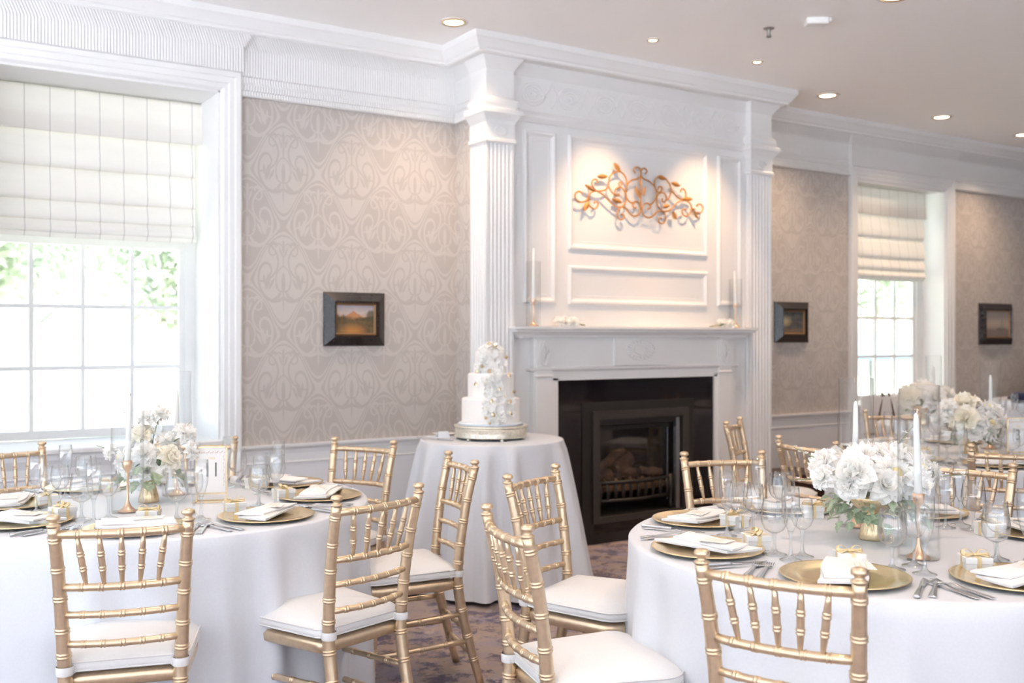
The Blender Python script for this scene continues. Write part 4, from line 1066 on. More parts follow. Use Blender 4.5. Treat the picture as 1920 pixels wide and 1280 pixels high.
# ------------------------------------------------------------------ CANDLES
CSP = [(0.001, 0.0), (0.034, 0.0), (0.035, 0.003), (0.030, 0.006), (0.018, 0.014), (0.010, 0.026), (0.0055, 0.042), (0.0042, 0.07), (0.0042, 0.125), (0.006, 0.134), (0.0045, 0.14), (0.008, 0.148), (0.0145, 0.158), (0.0165, 0.172), (0.0175, 0.186), (0.0115, 0.187), (0.0105, 0.172), (0.001, 0.171)]
def taper(L):
    return MB().lathe([(0.001, 0), (0.0105, 0.0), (0.0112, 0.004), (0.0100, L * 0.45), (0.0078, L * 0.9), (0.0055, L - 0.006), (0.001, L)], 14)
def candle_set(x, y, z, lab, tilt=(0, 0), hr=0.058, hh=0.50, cl=0.25, tall=1.0, mat='rose_gold'):
    cs = link('candlestick', MB().lathe([(r, zz * (tall if zz > 0.03 else 1)) for r, zz in CSP], 24), mat); cs.location = (x, y, z + 0.0007)
    tag(cs, 'slim gold candlestick ' + lab, 'candlestick', 'slim gold candlesticks')
    cd = link('taper_candle', taper(cl), 'wax'); cd.location = (x, y, z + 0.172 * tall + 0.002); cd.rotation_euler = (tilt[0], tilt[1], 0)
    link('wick', MB().tube([(0, 0, cl - 0.002), (0.001, 0, cl + 0.008)], 0.0012, 5), 'wick', cd)
    tag(cd, 'tall white taper candle ' + lab, 'candle', 'white taper candles')
    hu = link('glass_hurricane', MB().lathe([(0.001, 0.0), (hr - 0.002, 0.0), (hr, 0.003), (hr, hh - 0.002), (hr - 0.0015, hh), (hr - 0.003, hh - 0.002), (hr - 0.003, 0.006), (0.001, 0.006)], 40), 'cylglass')
    hu.location = (x, y, z + 0.0003); hu.data = hu.data
    tag(hu, 'tall clear glass cylinder ' + lab, 'glass cylinder', 'glass cylinders round the candles')
def fixz(): pass
candle_set(0.828, 3.880, ZT, 'left of the white flowers on the left table', (0, R(2)))
candle_set(1.085, 4.190, ZT, 'behind the white flowers on the left table', (0, 0))
candle_set(1.120, 3.800 + 0.32, ZT, 'near the number card on the left table') if False else None
candle_set(2.826, 2.244, ZT, 'left behind the flowers on the right front table')
candle_set(2.575, 1.825, ZT, 'leaning, right of the flowers on the right front table', (R(3), R(-7)))
candle_set(5.445, 3.39, ZT, 'behind the flowers on the rear table')
candle_set(4.95, 3.15, ZT, 'left of the flowers on the rear table', hh=0.001) if False else None
candle_set(6.70, 4.62, ZT, 'right of the flowers on the far table')
candle_set(3.66, 5.42, 1.470, 'at the left end of the mantel shelf', (0, R(0.5)), 0.048, 0.42, 0.34, 0.95)
candle_set(5.47, 5.42, 1.470, 'at the right end of the mantel shelf', (0, R(-3)), 0.048, 0.36, 0.26, 0.95)

# ------------------------------------------------------------------ FLOWERS
def petal_mb(w, l, cup, n=4, m=3):
    vs = []; fs = []
    for i in range(n + 1):
        t = i / n
        for j in range(m + 1):
            u = 2 * j / m - 1; ww = w * (sin(pi * (0.12 + 0.80 * t)) ** 0.7)
            vs.append((u * ww, l * t, cup * (u * u) * 0.4 * w * 4 + cup * l * (t ** 2) * 0.0))
    k = m + 1
    for i in range(n):
        for j in range(m): a = i * k + j; fs.append((a, a + 1, a + k + 1, a + k))
    return vs, fs
def bloom(kind, R0, seed):
    """head of a flower, centre at origin, opening towards +z, radius R0"""
    rnd = random.Random(seed); mb = MB()
    rings = {'rose': [(0.16, 4, 80, .5), (0.32, 5, 72, .62), (0.5, 6, 60, .75), (0.72, 7, 42, .9), (0.95, 7, 20, 1.0), (1.0, 8, 2, 1.0)],
             'peony': [(0.2, 6, 78, .55), (0.4, 8, 66, .7), (0.62, 9, 52, .8), (0.85, 10, 34, .95), (1.0, 10, 12, 1.0), (1.0, 9, -10, .95)],
             'dahlia': [(0.2, 8, 70, .4), (0.38, 11, 56, .55), (0.58, 13, 42, .7), (0.78, 15, 28, .85), (0.95, 16, 12, 1.0), (1.0, 16, -6, 1.0)]}[kind]
    for ri, (q, n, el, ln) in enumerate(rings):
        for k in range(n):
            w = R0 * (0.48 if kind == 'rose' else 0.36 if kind == 'peony' else 0.16) * (0.55 + 0.5 * q) * rnd.uniform(0.9, 1.1); l = R0 * ln * rnd.uniform(0.92, 1.06)
            vs, fs = petal_mb(w, l, 0.5)
            a = 2 * pi * (k + 0.5 * (ri % 2)) / n + rnd.uniform(-.12, .12); e = R(el + rnd.uniform(-7, 7)); out = []
            for (x, y, z) in vs:
                t = y / l; e2 = e * (1 - 0.0 * t) - (0.9 if kind != 'dahlia' else 0.4) * (t - 0.5) * (1 if ri > 1 else -0.4)
                yy = cos(e) * y * 0.9 + R0 * 0.10 * q; zz = sin(e) * y - (0.25 * R0 * (t ** 3) if ri > 2 else 0) + z * 0.8
                if kind == 'rose' and ri < 4: yy = yy * (1 - 0.25 * t)
                out.append((yy * cos(a) - x * sin(a), yy * sin(a) + x * cos(a), zz - 0.25 * R0))
            mb.add(out, fs, True)
    mb.lathe([(0.001, -0.42 * R0), (0.16 * R0, -0.36 * R0), (0.28 * R0, -0.2 * R0), (0.22 * R0, 0.0)], 8)
    return mb
ME = {}
for kind in ('rose', 'peony', 'dahlia'):
    for v in range(2):
        me = bloom(kind, 1.0, v + hash(kind) % 1 + len(kind)).mesh(kind + '_bloom'); me.materials.append(M['petal' if (kind, v) != ('rose', 1) else 'petal_cream']); ME[kind, v] = me
core_me = MB().lathe([(0.001, 0.0), (0.20, 0.02), (0.16, 0.12), (0.001, 0.16)], 10).mesh('flower_core'); core_me.materials.append(M['petal_core'])
def leaf_mb(l, w, fold=0.3, lobes=False):
    mb = MB(); n = 6; L = []
    for i in range(n + 1):
        t = i / n; ww = w * sin(pi * t ** 0.8) + 0.0005
        if lobes: ww *= (1.25 if i in (1, 2, 4) else 0.8)
        L.append([(-ww, l * t, ww * fold - 0.25 * l * t * t), (0, l * t, -0.25 * l * t * t), (ww, l * t, ww * fold - 0.25 * l * t * t)])
    vs = [p for r in L for p in r]; fs = []
    for i in range(n):
        for j in range(2): a = i * 3 + j; fs.append((a, a + 1, a + 4, a + 3))
    return mb.add(vs, fs, True)
leaf_me = leaf_mb(0.045, 0.016, lobes=True).mesh('ivy_leaf'); leaf_me.materials.append(M['leaf'])
leaf2_me = leaf_mb(0.035, 0.009).mesh('small_leaf'); leaf2_me.materials.append(M['leaf_pale'])
def place_dir(o, p, d, roll=0.0, s=1.0):
    q = Vector(d).normalized().to_track_quat('Z', 'Y'); o.location = p; o.rotation_mode = 'QUATERNION'
    from mathutils import Quaternion
    o.rotation_quaternion = q @ Quaternion((0, 0, 1), roll); o.scale = (s, s, s)
def sprig(parent, p, d, L, seed, nb=10, r=0.010):
    """stock flower stem with small florets"""
    rnd = random.Random(seed); d = Vector(d).normalized(); p = Vector(p)
    mb = MB().tube([p, p + d * L * 0.5 + Vector((0, 0, 0.006)), p + d * L], [0.002, 0.0018, 0.001], 5); st = link('flower_stem', mb, 'bark2', parent)
    fl_ = MB()
    for k in range(nb):
        t = 0.35 + 0.65 * k / nb; c = p + d * L * t + Vector((rnd.uniform(-1, 1), rnd.uniform(-1, 1), rnd.uniform(-1, 1))) * 0.012 * (1.25 - t * 0.6)
        rr = r * (1.25 - 0.7 * t)
        for q in range(5):
            a = 2 * pi * q / 5; u = Vector((cos(a), sin(a), 0.4)).normalized() * rr; v = Vector((-sin(a), cos(a), 0)) * rr * 0.6
            n_ = len(fl_.v); fl_.add([c, c + u * 0.6 - v, c + u * 1.3 + Vector((0, 0, rr * .2)), c + u * 0.6 + v], [(0, 1, 2, 3)], True)
    link('florets', fl_, 'petal', parent)
def arrangement(x, y, z, blooms, ivy, sprigs, lab, s=1.0, tilt=0):
    vz = thing('compote_vase', 'ribbed gold footed vase under the flowers ' + lab, 'vase', (x, y, z + 0.0006), group='gold footed vases')
    link('foot', MB().lathe([(0.001, 0.0), (0.036, 0.0), (0.037, 0.004), (0.033, 0.03), (0.025, 0.06), (0.018, 0.078), (0.016, 0.084)], 64, rib=20, ribamp=0.06), 'gold', vz)
    link('vase_bowl', MB().lathe([(0.016, 0.084), (0.028, 0.088), (0.050, 0.102), (0.066, 0.125), (0.070, 0.145), (0.067, 0.145), (0.062, 0.127), (0.045, 0.108), (0.001, 0.10)], 64, rib=20, ribamp=0.05), 'gold', vz)
    fa = thing('flower_arrangement', 'low arrangement of white and cream flowers ' + lab, 'flowers', (x, y, z + 0.145), group='white flower arrangements')
    link('greenery_core', MB().lathe([(0.001, -0.04), (0.05, -0.03), (0.062, 0.0), (0.055, 0.04), (0.001, 0.06)], 12), 'leaf', fa)
    rnd = random.Random(lab)
    for (dx, dy, dz, r, kind, v) in blooms:
        d = Vector((dx, dy, dz - 0.01)); o = bpy.data.objects.new('rose_bloom' if kind == 'rose' else 'peony_bloom' if kind == 'peony' else 'dahlia_bloom', ME[kind, v]); COL.objects.link(o); o.parent = fa
        place_dir(o, (dx, dy, dz), (d.x - 0.35 * 0.542 * abs(d.z), d.y - 0.35 * 0.84 * abs(d.z), max(d.z, 0.0) * 0.8 + 0.03), rnd.uniform(0, 6), r * 1.22)
        if kind == 'dahlia' :
            c = bpy.data.objects.new('flower_centre', core_me); COL.objects.link(c); c.parent = o; c.location = (0, 0, 0.12); c.scale = (1.0, 1.0, 1.0)
        link('flower_stem', MB().tube([(0, 0, -0.02), (dx * 0.4, dy * 0.4, dz * 0.5), (dx * 0.85, dy * 0.85, dz * 0.85)], 0.002, 5), 'bark2', fa)
    for k in range(ivy):
        a = rnd.uniform(0, 2 * pi); rr = rnd.uniform(0.07, 0.155); o = bpy.data.objects.new('ivy_leaf', leaf_me if k % 3 else leaf2_me); COL.objects.link(o); o.parent = fa
        o.location = (rr * cos(a) * 0.9, rr * sin(a) * 0.9, rnd.uniform(-0.08, 0.0)); o.rotation_euler = (rnd.uniform(-0.9, 0.2), rnd.uniform(-0.6, 0.6), a - pi / 2 + rnd.uniform(-.6, .6)); q = rnd.uniform(0.8, 1.35); o.scale = (q, q, q)
    for i, (p, d, L) in enumerate(sprigs): sprig(fa, p, d, L, i + 3)
    return fa
CR = Vector((0.8404, -0.542, 0)); CF = Vector((0.542, 0.8404, 0))    # directions to the right / away as seen from the entrance
def B(r, f, z, rad, kind='rose', v=0): p = CR * (r * 1.22) + CF * f; return (p.x, p.y, z, rad, kind, v)
# left table: open, airy bouquet
b1 = [B(0.005, -0.07, 0.055, 0.044, 'rose', 0), B(0.085, -0.05, 0.035, 0.045, 'rose', 1), B(-0.075, -0.045, 0.03, 0.050, 'dahlia', 0), B(-0.02, -0.02, 0.125, 0.042, 'rose', 1), B(0.0, 0.01, 0.19, 0.038, 'peony', 0), B(0.035, 0.0, 0.205, 0.033, 'peony', 1),
      B(0.115, 0.02, 0.125, 0.040, 'peony', 0), B(0.06, 0.0, 0.10, 0.036, 'rose', 0), B(-0.12, -0.02, 0.055, 0.028, 'peony', 1), B(0.02, -0.085, -0.012, 0.034, 'rose', 0), B(0.145, -0.01, 0.06, 0.034, 'peony', 1), B(-0.05, 0.05, 0.08, 0.045, 'peony', 0), B(0.05, 0.07, 0.07, 0.045, 'rose', 0), B(-0.045, -0.075, -0.01, 0.03, 'peony', 0), B(0.075, -0.085, -0.02, 0.028, 'peony', 1)]
arrangement(0.945, 4.060, ZT, b1, 34, [((-0.02, 0, 0.05), -CR * 0.5 + Vector((0, 0, 1)), 0.22), ((0.05, 0, 0.05), CR * 0.9 + Vector((0, 0, 0.9)), 0.16), ((-0.04, 0, 0.02), -CR * 1.0 + Vector((0, 0, 0.35)), 0.17), ((-0.02, 0, 0.05), -CR * 0.2 + Vector((0, 0, 1)), 0.17)], 'on the left table')
b2 = [B(-0.075, -0.09, 0.05, 0.072, 'rose', 0), B(0.03, -0.10, 0.045, 0.078, 'dahlia', 0), B(0.11, -0.05, 0.06, 0.066, 'dahlia', 1), B(-0.04, -0.03, 0.115, 0.062, 'peony', 0), B(0.05, -0.02, 0.125, 0.066, 'peony', 1), B(-0.135, -0.02, 0.085, 0.055, 'peony', 1), B(0.0, 0.07, 0.11, 0.065, 'peony', 0), B(0.12, 0.05, 0.09, 0.06, 'rose', 1),
      B(-0.10, 0.07, 0.07, 0.06, 'rose', 0), B(0.0, -0.125, -0.005, 0.055, 'peony', 0), B(-0.09, -0.10, -0.015, 0.045, 'rose', 0), B(0.09, -0.11, 0.0, 0.05, 'peony', 1), B(-0.145, -0.06, 0.02, 0.04, 'peony', 0), B(0.165, 0.0, 0.04, 0.045, 'dahlia', 0)]
b2 = [(x, y, 0.050 + z * 0.55, r * 0.88, k, v) for x, y, z, r, k, v in b2]
arrangement(2.690, 2.075, ZT, b2, 84, [((-0.09, 0.05, 0.06), -CR + Vector((0, 0, 0.6)), 0.17), ((0.10, -0.05, 0.03), CR + Vector((0, 0, 0.15)), 0.20), ((0.05, 0, 0.08), CR * 0.7 + Vector((0, 0, 0.9)), 0.18), ((-0.08, 0.05, 0.03), -CR + Vector((0, 0, 0.1)), 0.15)], 'on the right front table')
b3 = [B(-0.06, -0.08, 0.06, 0.068, 'rose', 1), B(0.05, -0.09, 0.03, 0.075, 'dahlia', 0), B(0.13, -0.05, 0.03, 0.062, 'dahlia', 1), B(-0.12, -0.02, 0.11, 0.05, 'peony', 0), B(-0.03, 0.0, 0.14, 0.066, 'rose', 1), B(0.06, -0.03, 0.115, 0.058, 'dahlia', 0), B(-0.16, -0.03, 0.05, 0.045, 'peony', 1), B(0.0, 0.06, 0.10, 0.06, 'peony', 0), B(0.12, 0.04, 0.08, 0.06, 'rose', 0), B(-0.03, -0.11, -0.02, 0.04, 'peony', 1), B(-0.10, 0.05, 0.05, 0.055, 'peony', 0)]
arrangement(5.120, 3.300, ZT, b3, 30, [((-0.09, 0.05, 0.04), -CR + Vector((0, 0, 0.2)), 0.16)], 'on the rear table')
b4 = [B(-0.08, -0.05, 0.05, 0.062, 'rose', 1), B(0.03, -0.09, 0.05, 0.072, 'peony', 0), B(0.11, -0.03, 0.06, 0.062, 'peony', 1), B(0.0, 0.0, 0.13, 0.072, 'peony', 0), B(-0.06, 0.05, 0.09, 0.06, 'rose', 1), B(0.07, 0.05, 0.10, 0.06, 'rose', 0)]
b4 = [(x * 1.3, y * 1.3, 0.03 + z * 0.7, r * 1.15, k, v) for x, y, z, r, k, v in b4]
arrangement(6.480, 4.560, ZT, b4, 14, [], 'on the far table before the second window')
# loose blossoms on the mantel shelf
def mantel_bunch(x, y, n, sd, lab, stems):
    root = thing('flower_posy', lab, 'flowers', (x, y, 1.4705))
    rnd = random.Random(sd)
    for i in range(n):
        o = bpy.data.objects.new('rose_bloom', ME[('rose', 'peony')[i % 2], i % 2]); COL.objects.link(o); o.parent = root
        place_dir(o, ((i - (n - 1) / 2) * 0.052 * (1 if stems <= 0 else 0.8), rnd.uniform(-0.012, 0.012), 0.034), (rnd.uniform(-.4, .4), -0.8, 0.6), rnd.uniform(0, 6), rnd.uniform(0.042, 0.050))
    for k in range(3):
        s = -1 if stems > 0 else 1; x0 = s * 0.05
        link('flower_stem', MB().tube([(x0, -0.01 + 0.01 * k, 0.02), (x0 + s * 0.09, -0.02 + 0.012 * k, 0.012), (x0 + s * (0.13 if stems > 0 else 0.08), -0.03 + 0.015 * k, 0.006)], 0.0028, 5), 'bark2', root)
    for k in range(5):
        o = bpy.data.objects.new('leaf', leaf2_me); COL.objects.link(o); o.parent = root; s = -1 if stems > 0 else 1
        o.location = (s * rnd.uniform(0.04, 0.1), rnd.uniform(-.02, .02), 0.02); o.rotation_euler = (0.3, 0, rnd.uniform(0, 6)); 
mantel_bunch(3.905, 5.40, 3, 1, 'white blossoms lying on the left part of the mantel shelf', -1)
mantel_bunch(5.365, 5.40, 3, 2, 'white blossoms with long stems on the right part of the mantel shelf', 1)

# ------------------------------------------------------------------ TABLE NUMBER CARDS
def number_card(x, y, face, digits, label, top):
    root = thing('table_number_stand', label, 'table number', (x, y, ZT + 0.0006), face)
    w, h = 0.056, 0.215
    fr_ = MB()
    for s in (-1, 1): fr_.box(s * w - 0.003, -0.004, 0.0, s * w + 0.003, 0.004, h)
    fr_.box(-w, -0.004, h - 0.006, w, 0.004, h).box(-w, -0.004, 0.030, w, 0.004, 0.036)
    link('frame', fr_, 'gold', root)
    b_ = MB(); 
    for yy in (-0.026, 0.020): b_.box(-w - 0.014, yy, 0, w + 0.014, yy + 0.006, 0.006)
    for s in (-1, 1): b_.box(s * w - 0.003, -0.026, 0, s * w + 0.003, 0.026, 0.006)
    link('stand_base', b_, 'gold', root)
    link('card', MB().box(-w + 0.003, -0.0015, 0.036, w - 0.003, 0.0015, h - 0.006), 'paper', root)
    def text(s, size, z, mat, nm):
        cu = bpy.data.curves.new(nm, 'FONT'); cu.body = s; cu.size = size; cu.align_x = 'CENTER'; cu.extrude = 0.0002
        tmp = bpy.data.objects.new('tmp_' + nm, cu); COL.objects.link(tmp); bpy.context.view_layer.update()
        me = bpy.data.meshes.new_from_object(tmp.evaluated_get(bpy.context.evaluated_depsgraph_get())); bpy.data.objects.remove(tmp); bpy.data.curves.remove(cu)
        me.materials.clear(); me.materials.append(M[mat]); to = bpy.data.objects.new(nm, me); COL.objects.link(to); to.parent = root; to.location = (0, -0.0022, z); to.rotation_euler = (pi / 2, 0, 0); to.scale = (0.8, 1, 1)
    text(digits, 0.080, 0.098, 'ink', 'number'); text('TABLE', 0.013, 0.165, 'ribbon', 'lettering')
    orn = MB(); rnd = random.Random(2)
    for k in range(12):
        xx = -0.046 + 0.0083 * k; orn.tube([(xx, -0.0022, 0.190), (xx + 0.005, -0.0022, 0.197 - (k % 2) * 0.007)], 0.0012, 4)
    for k in range(9):
        zz = 0.18 - 0.014 * k
        orn.tube([(0.046, -0.0022, zz), (0.043 + 0.004 * (k % 2), -0.0022, zz - 0.007)], 0.001, 4)
    link('printed_garland', orn, 'rose_gold', root)
number_card(1.150, 3.930, R(-32.8 + 10), '11', 'gold framed table number card beside the flowers on the left table', 'x')
number_card(5.124, 3.037, R(-32.8 + 2), '3', 'gold framed card with number 3 on the rear table', 'x')

# ------------------------------------------------------------------ CAKE
CX, CY, CZt = 3.050, 4.954, 0.82
st = thing('cake_stand', 'round silver-gilt filigree cake stand on the cake table', 'cake stand', (CX, CY, CZt + 0.0006))
link('plateau', MB().lathe([(0.001, 0.066), (0.19, 0.066), (0.205, 0.068), (0.212, 0.072), (0.212, 0.078), (0.205, 0.080), (0.001, 0.080)], 64), 'stand', st)
link('filigree_band', MB().lathe([(0.198, 0.016), (0.204, 0.012), (0.207, 0.018), (0.203, 0.024), (0.203, 0.056), (0.207, 0.062), (0.204, 0.068), (0.198, 0.064), (0.198, 0.016)], 96, rib=48, ribamp=0.008), 'stand', st)
fgm = MB()
for k in range(60):
    a = 2 * pi * k / 60; z = 0.040 + 0.012 * (1 if k % 2 else -1); c = Vector((0.2055 * cos(a), 0.2055 * sin(a), z)); tn = Vector((-sin(a), cos(a), 0))
    fgm.tube([c + tn * 0.008 * cos(t) + Vector((0, 0, 0.009 * sin(t))) for t in [2 * pi * q / 8 for q in range(9)]], 0.0018, 4)
o = link('filigree_scrolls', fgm, 'stand', st); o['kind'] = 'stuff'
for k in range(6):
    a = 2 * pi * k / 6 + 0.3; link('foot', MB().lathe([(0.001, 0), (0.010, 0.0), (0.012, 0.004), (0.008, 0.010), (0.010, 0.018), (0.001, 0.02)], 10, 0.19 * cos(a), 0.19 * sin(a)), 'stand', st)
ck = thing('wedding_cake', 'three-tier white wedding cake with cascading sugar flowers and gold leaf', 'cake', (CX, CY, CZt + 0.081))
link('cake_board', MB().lathe([(0.001, 0), (0.185, 0), (0.187, 0.003), (0.187, 0.010), (0.184, 0.013), (0.001, 0.013)], 64), 'cakeboard', ck)
def tier(r, z0, h):
    link('cake_tier', MB().lathe([(r + 0.004, z0), (r + 0.005, z0 + 0.004), (r, z0 + 0.009), (r, z0 + h - 0.012), (r - 0.003, z0 + h - 0.004), (r - 0.012, z0 + h), (0.001, z0 + h)], 64), 'icing', ck)
tiers = [(0.167, 0.013, 0.142), (0.132, 0.155, 0.140), (0.087, 0.295, 0.125)]
for t in tiers: tier(*t)
sf = MB(); rnd = random.Random(4)
sug = []
for v in range(3):
    mb = MB()
    for q in range(5 + v):
        a = 2 * pi * q / (5 + v); vs, fs = petal_mb(0.5, 1.0, 0.8, 3, 3)
        mb.add([((0.1 + y * 0.9) * cos(a) - x * sin(a), (0.1 + y * 0.9) * sin(a) + x * cos(a), z * 0.5 + 0.45 * y * y + 0.05) for x, y, z in vs], fs, True)
    mb.lathe([(0.001, 0.0), (0.14, 0.03), (0.12, 0.14), (0.001, 0.18)], 7)
    me = mb.mesh('sugar_flower'); me.materials.append(M['petal']); sug.append(me)
gl = MB().add([(-0.5, 0, 0), (0, -0.7, 0.12), (0.5, 0, 0), (0, 0.7, 0.12), (0, 0, 0.3)], [(0, 1, 4), (1, 2, 4), (2, 3, 4), (3, 0, 4), (3, 2, 1, 0)]).mesh('gold_leaf'); gl.materials.append(M['gold'])
def cake_surface(ang, z, out=0.0):
    for r, z0, h in tiers:
        if z <= z0 + h: return Vector(((r + out) * cos(ang), (r + out) * sin(ang), z)), Vector((cos(ang), sin(ang), 0.05))
    r = 0.05; return Vector((r * cos(ang), r * sin(ang), z)), Vector((cos(ang) * 0.6, sin(ang) * 0.6, 0.8))
front = atan2(-0.8404, -0.542)      # side facing the entrance
def casc(z):   # angular centre of the cascade by height; positive = viewer's right
    t = z / 0.44; return front + (0.24 * (1 - t) + 0.02 + 0.10 * sin(7 * t))
n = 0
for z in [0.03 + 0.0135 * k for k in range(30)]:
    wid = 0.26 + 0.26 * sin(z * 14) ** 2 + (0.35 if z > 0.3 else 0)
    for k in range(3):
        a = casc(z) + rnd.uniform(-wid, wid); p, d = cake_surface(a, z + rnd.uniform(-0.006, 0.006), 0.004)
        o = bpy.data.objects.new('sugar_flower', sug[n % 3]); COL.objects.link(o); o.parent = ck
        place_dir(o, p, d + Vector((rnd.uniform(-.3, .3), rnd.uniform(-.3, .3), rnd.uniform(-.1, .4))), rnd.uniform(0, 6), rnd.uniform(0.017, 0.028)); n += 1
for k in range(14):
    a = rnd.uniform(0, 2 * pi); rr = rnd.uniform(0, 0.055); o = bpy.data.objects.new('sugar_flower', sug[k % 3]); COL.objects.link(o); o.parent = ck
    place_dir(o, (rr * cos(a), rr * sin(a), 0.420 + 0.035 * (1 - rr / 0.06)), (cos(a) * rr * 18, sin(a) * rr * 18, 1), 0, 0.026)
def right_of(z, r): return front + r
for (da, z, s) in ((-0.55, 0.425, .016), (-0.15, 0.462, .016), (0.30, 0.425, .02), (0.62, 0.452, .016), (0.95, 0.385, .018), (-0.45, 0.335, .017), (-0.8, 0.305, .014), (-0.05, 0.31, .017), (0.75, 0.285, .018), (-0.55, 0.235, .018), (0.35, 0.21, .014), (1.05, 0.19, .016), (0.05, 0.145, .015), (0.62, 0.14, .015), (0.65, 0.075, .016), (0.10, 0.068, .017), (-0.12, 0.05, .014), (-0.02, 0.022, .012), (0.55, 0.165, .01)):
    p, d = cake_surface(front + da, z, 0.022 if z < 0.42 else 0.01); o = bpy.data.objects.new('gold_leaf', gl); COL.objects.link(o); o.parent = ck
    place_dir(o, p, (d.x - 0.2, d.y - 0.3, 0.4), rnd.uniform(0, 6), s * 1.4)
# plate, box and knife left of the cake
pl = link('dessert_plate', MB().lathe([(0.001, 0.0), (0.05, 0.0), (0.075, 0.010), (0.077, 0.011), (0.05, 0.004), (0.001, 0.004)], 32), 'box'); 
lp = Vector((CX, CY, 0)) - CR * 0.275 + CF * 0.20
pl.location = (lp.x, lp.y, CZt + 0.0006); tag(pl, 'small white plate left behind the cake stand', 'plate')
bp = Vector((CX, CY, 0)) - CR * 0.268 + CF * 0.03
nb = thing('folded_card', 'small blue-grey folded card leaning left of the cake stand', 'card', (bp.x, bp.y, CZt + 0.0006), R(-10))
link('card_leaf', MB().add([(-0.035, 0, 0), (0.035, 0, 0), (0.03, 0.02, 0.035), (-0.03, 0.02, 0.035), (-0.035, 0.002, 0), (0.035, 0.002, 0), (0.03, 0.022, 0.035), (-0.03, 0.022, 0.035)], [(0, 1, 2, 3), (7, 6, 5, 4), (0, 4, 5, 1), (1, 5, 6, 2), (2, 6, 7, 3), (3, 7, 4, 0)]), 'cakeboard', nb)
link('card_leaf', MB().add([(-0.03, 0.022, 0.035), (0.03, 0.022, 0.035), (0.035, 0.045, 0), (-0.035, 0.045, 0), (-0.03, 0.024, 0.035), (0.03, 0.024, 0.035), (0.035, 0.047, 0), (-0.035, 0.047, 0)], [(0, 1, 2, 3), (7, 6, 5, 4), (0, 4, 5, 1), (1, 5, 6, 2), (2, 6, 7, 3), (3, 7, 4, 0)]), 'cakeboard', nb)
k1 = Vector((CX, CY, 0)) - CR * 0.30 - CF * 0.10
kn = knife((k1.x, k1.y, CZt + 0.0006), R(20), 'cake knife lying on the cake table left of the stand', 'cutlery on the tables')
k2 = Vector((CX, CY, 0)) - CR * 0.335 - CF * 0.04
kn = spoon((k2.x, k2.y, CZt + 0.0006), R(35), 'cake server lying on the cake table beside the knife', 'cutlery on the tables')

# ------------------------------------------------------------------ FAR THINGS
# easel before the far window
ea = thing('display_easel', 'thin dark metal easel with a white board before the far window', 'easel', (7.02, 5.28, 0), R(-12))
for s in (-1, 1): link('leg', MB().tube([(s * 0.03, 0, 0.95), (s * 0.26, -0.05, 0.0)], 0.010, 8), 'dark_wood', ea)
link('leg', MB().tube([(0, 0.02, 0.93), (0, 0.25, 0.0)], 0.010, 8), 'dark_wood', ea)
link('crossbar', MB().tube([(-0.22, -0.02, 0.62), (0.22, -0.02, 0.62)], 0.010, 8), 'dark_wood', ea)
link('board', MB().box(-0.25, -0.012, 0.63, 0.25, -0.003, 0.92), 'paper', ea)
# dark stool
ds = thing('low_cabinet', 'low dark brown wooden cabinet by the wall, seen between chair and right pilaster', 'cabinet', (6.26, 5.62, 0))
link('carcass', MB().box(-0.27, -0.18, 0.05, 0.27, 0.20, 0.30, 0.004), 'dark_wood', ds)
link('top', MB().box(-0.29, -0.20, 0.30, 0.29, 0.215, 0.325, 0.004), 'dark_wood', ds)
for s in (-1, 1): dr = link('door', MB().box(-0.125, -0.192, 0.07, 0.125, -0.182, 0.28, 0.002).xf(Matrix.Translation((s * 0.135, 0, 0))), 'dark_wood', ds)
for sx_ in (-1, 1):
    for sy_ in (-1, 1): link('leg', MB().box(sx_ * 0.24 - 0.02, sy_ * 0.16 - 0.02, 0, sx_ * 0.24 + 0.02, sy_ * 0.16 + 0.02, 0.05), 'dark_wood', ds)
# navy jacket lying on the far right table
jk = thing('navy_jacket', 'navy blue jacket heaped on the table at the right photo edge', 'jacket', (8.99, 5.16, 0.8206), R(-32.8))
mb = MB(); rings = []
for i in range(15):
    t = i / 14; x = -0.20 + 0.75 * t; h = 0.045 + 0.44 * max(0, (t - 0.22)) ** 0.9 * 1.1; h = min(h, 0.34)
    w = 0.12 + 0.07 * sin(pi * t); rings.append([(x + 0.01 * sin(5 * a), w * cos(a) * (1 + 0.12 * sin(4 * a + 6 * t)), max(0.0, h * 0.5 + h * 0.5 * sin(a) + 0.006 * sin(7 * a + 9 * t))) for a in [2 * pi * k / 16 for k in range(16)]])
mb.loft(rings, True, True, True); link('jacket_body', mb, 'navy', jk)
link('sleeve', MB().tube(smooth([(0.30, -0.12, 0.22), (0.10, -0.15, 0.10), (-0.10, -0.14, 0.045), (-0.26, -0.10, 0.035)], 4), [(0.05, 0.04)] * 12 + [(0.042, 0.033)], 10), 'navy', jk)

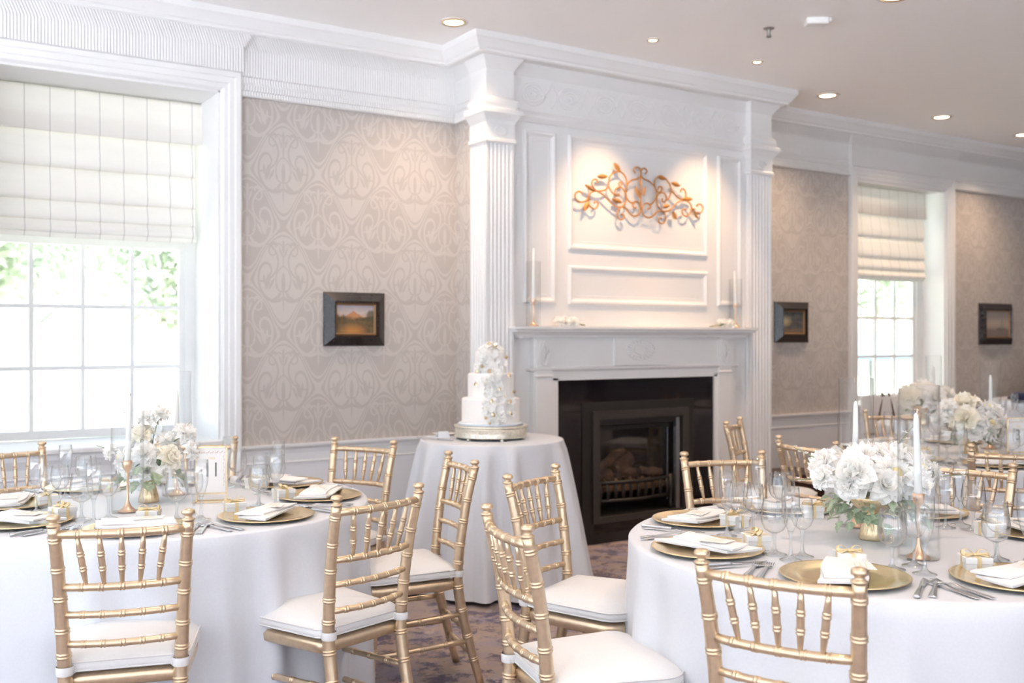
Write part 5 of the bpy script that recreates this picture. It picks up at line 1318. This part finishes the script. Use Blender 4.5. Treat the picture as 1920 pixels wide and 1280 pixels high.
# ------------------------------------------------------------------ OUTSIDE
struct('ground_lawn', MB().box(-30, WY + TH + 0.02, -0.62, 45, 60, -0.6), 'grass')
struct('sky_shade_slab', MB().box(-5.2, -7.0, 3.42, XR, YF - 0.2, 3.5).box(-5.2, YF - 0.2, 3.42, XL - 0.2, WY + TH, 3.5), 'white')  # unseen overhang added to cut the high sky light at the unseen windows
struct('ground_bounce_slab', MB().box(-30, -40, -0.62, 45, YF - 0.3, -0.6).box(-30, YF - 0.3, -0.62, XL - 0.3, WY + TH + 0.02, -0.6), 'bounce_ground')  # unseen pale ground added to bounce daylight up onto the ceiling
def tree(x, y, h, r, seed, label):
    rnd = random.Random(seed); root = thing('garden_tree', label, 'tree', (x, y, -0.6), group='trees beyond the windows')
    link('trunk', MB().tube([(0, 0, 0), (rnd.uniform(-.1, .1), 0, h * 0.4), (rnd.uniform(-.2, .2), 0, h * 0.85)], [0.17, 0.12, 0.05], 9), 'bark', root)
    mb = MB()
    for k in range(5):
        a = rnd.uniform(0, 6.28); z = h * rnd.uniform(0.35, 0.7); mb.tube([(0, 0, z), (r * 0.4 * cos(a), r * 0.4 * sin(a), z + 0.5), (r * 0.8 * cos(a), r * 0.8 * sin(a), z + 1.0)], [0.06, 0.04, 0.02], 6)
    link('branches', mb, 'bark', root)
    mb = MB()
    for k in range(1500):
        u = Vector((rnd.gauss(0, 1), rnd.gauss(0, 1), rnd.gauss(0, 1))).normalized() * r * rnd.uniform(0.35, 1.0); c = Vector((u.x, u.y, h * 0.66 + u.z * 0.9))
        s = rnd.uniform(0.07, 0.15); a = Vector((rnd.uniform(-1, 1), rnd.uniform(-1, 1), rnd.uniform(-1, 1))).normalized() * s; b_ = a.orthogonal().normalized() * s * 0.6
        mb.add([c - a, c + b_, c + a, c - b_], [(0, 1, 2, 3)], False)
    o = link('foliage', mb, 'tree', root); o['kind'] = 'stuff'
for i, (x, y, h, r) in enumerate(((1.2, 15.0, 5.2, 1.25), (2.6, 19.2, 6.0, 1.6), (4.0, 15.6, 5.0, 1.3), (20.4, 15.6, 5.6, 1.7), (26.5, 19.0, 7, 2.2))):
    tree(x, y, h, r, i, ['leafy pale tree seen through the left panes of the left window', 'leafy pale tree seen through the middle of the left window', 'slim pale tree seen through the right panes of the left window', 'pale tree seen through the left panes of the far window', 'distant pale tree seen through the right panes of the far window'][i])
pu = thing('garden_parasol', 'pale blue garden parasol seen through the lower far window', 'parasol', (13.2, 10.2, -0.6))
link('pole', MB().tube([(0, 0, 0), (0, 0, 2.0)], 0.03, 8), 'bark', pu)
link('canopy', MB().lathe([(0.02, 2.1), (0.5, 1.95), (0.95, 1.72), (0.95, 1.66), (0.5, 1.88), (0.02, 2.04)], 8, smooth=False), 'patio', pu)
link('base', MB().lathe([(0.001, 0), (0.25, 0), (0.25, 0.06), (0.05, 0.1), (0.001, 0.1)], 16), 'bark', pu)
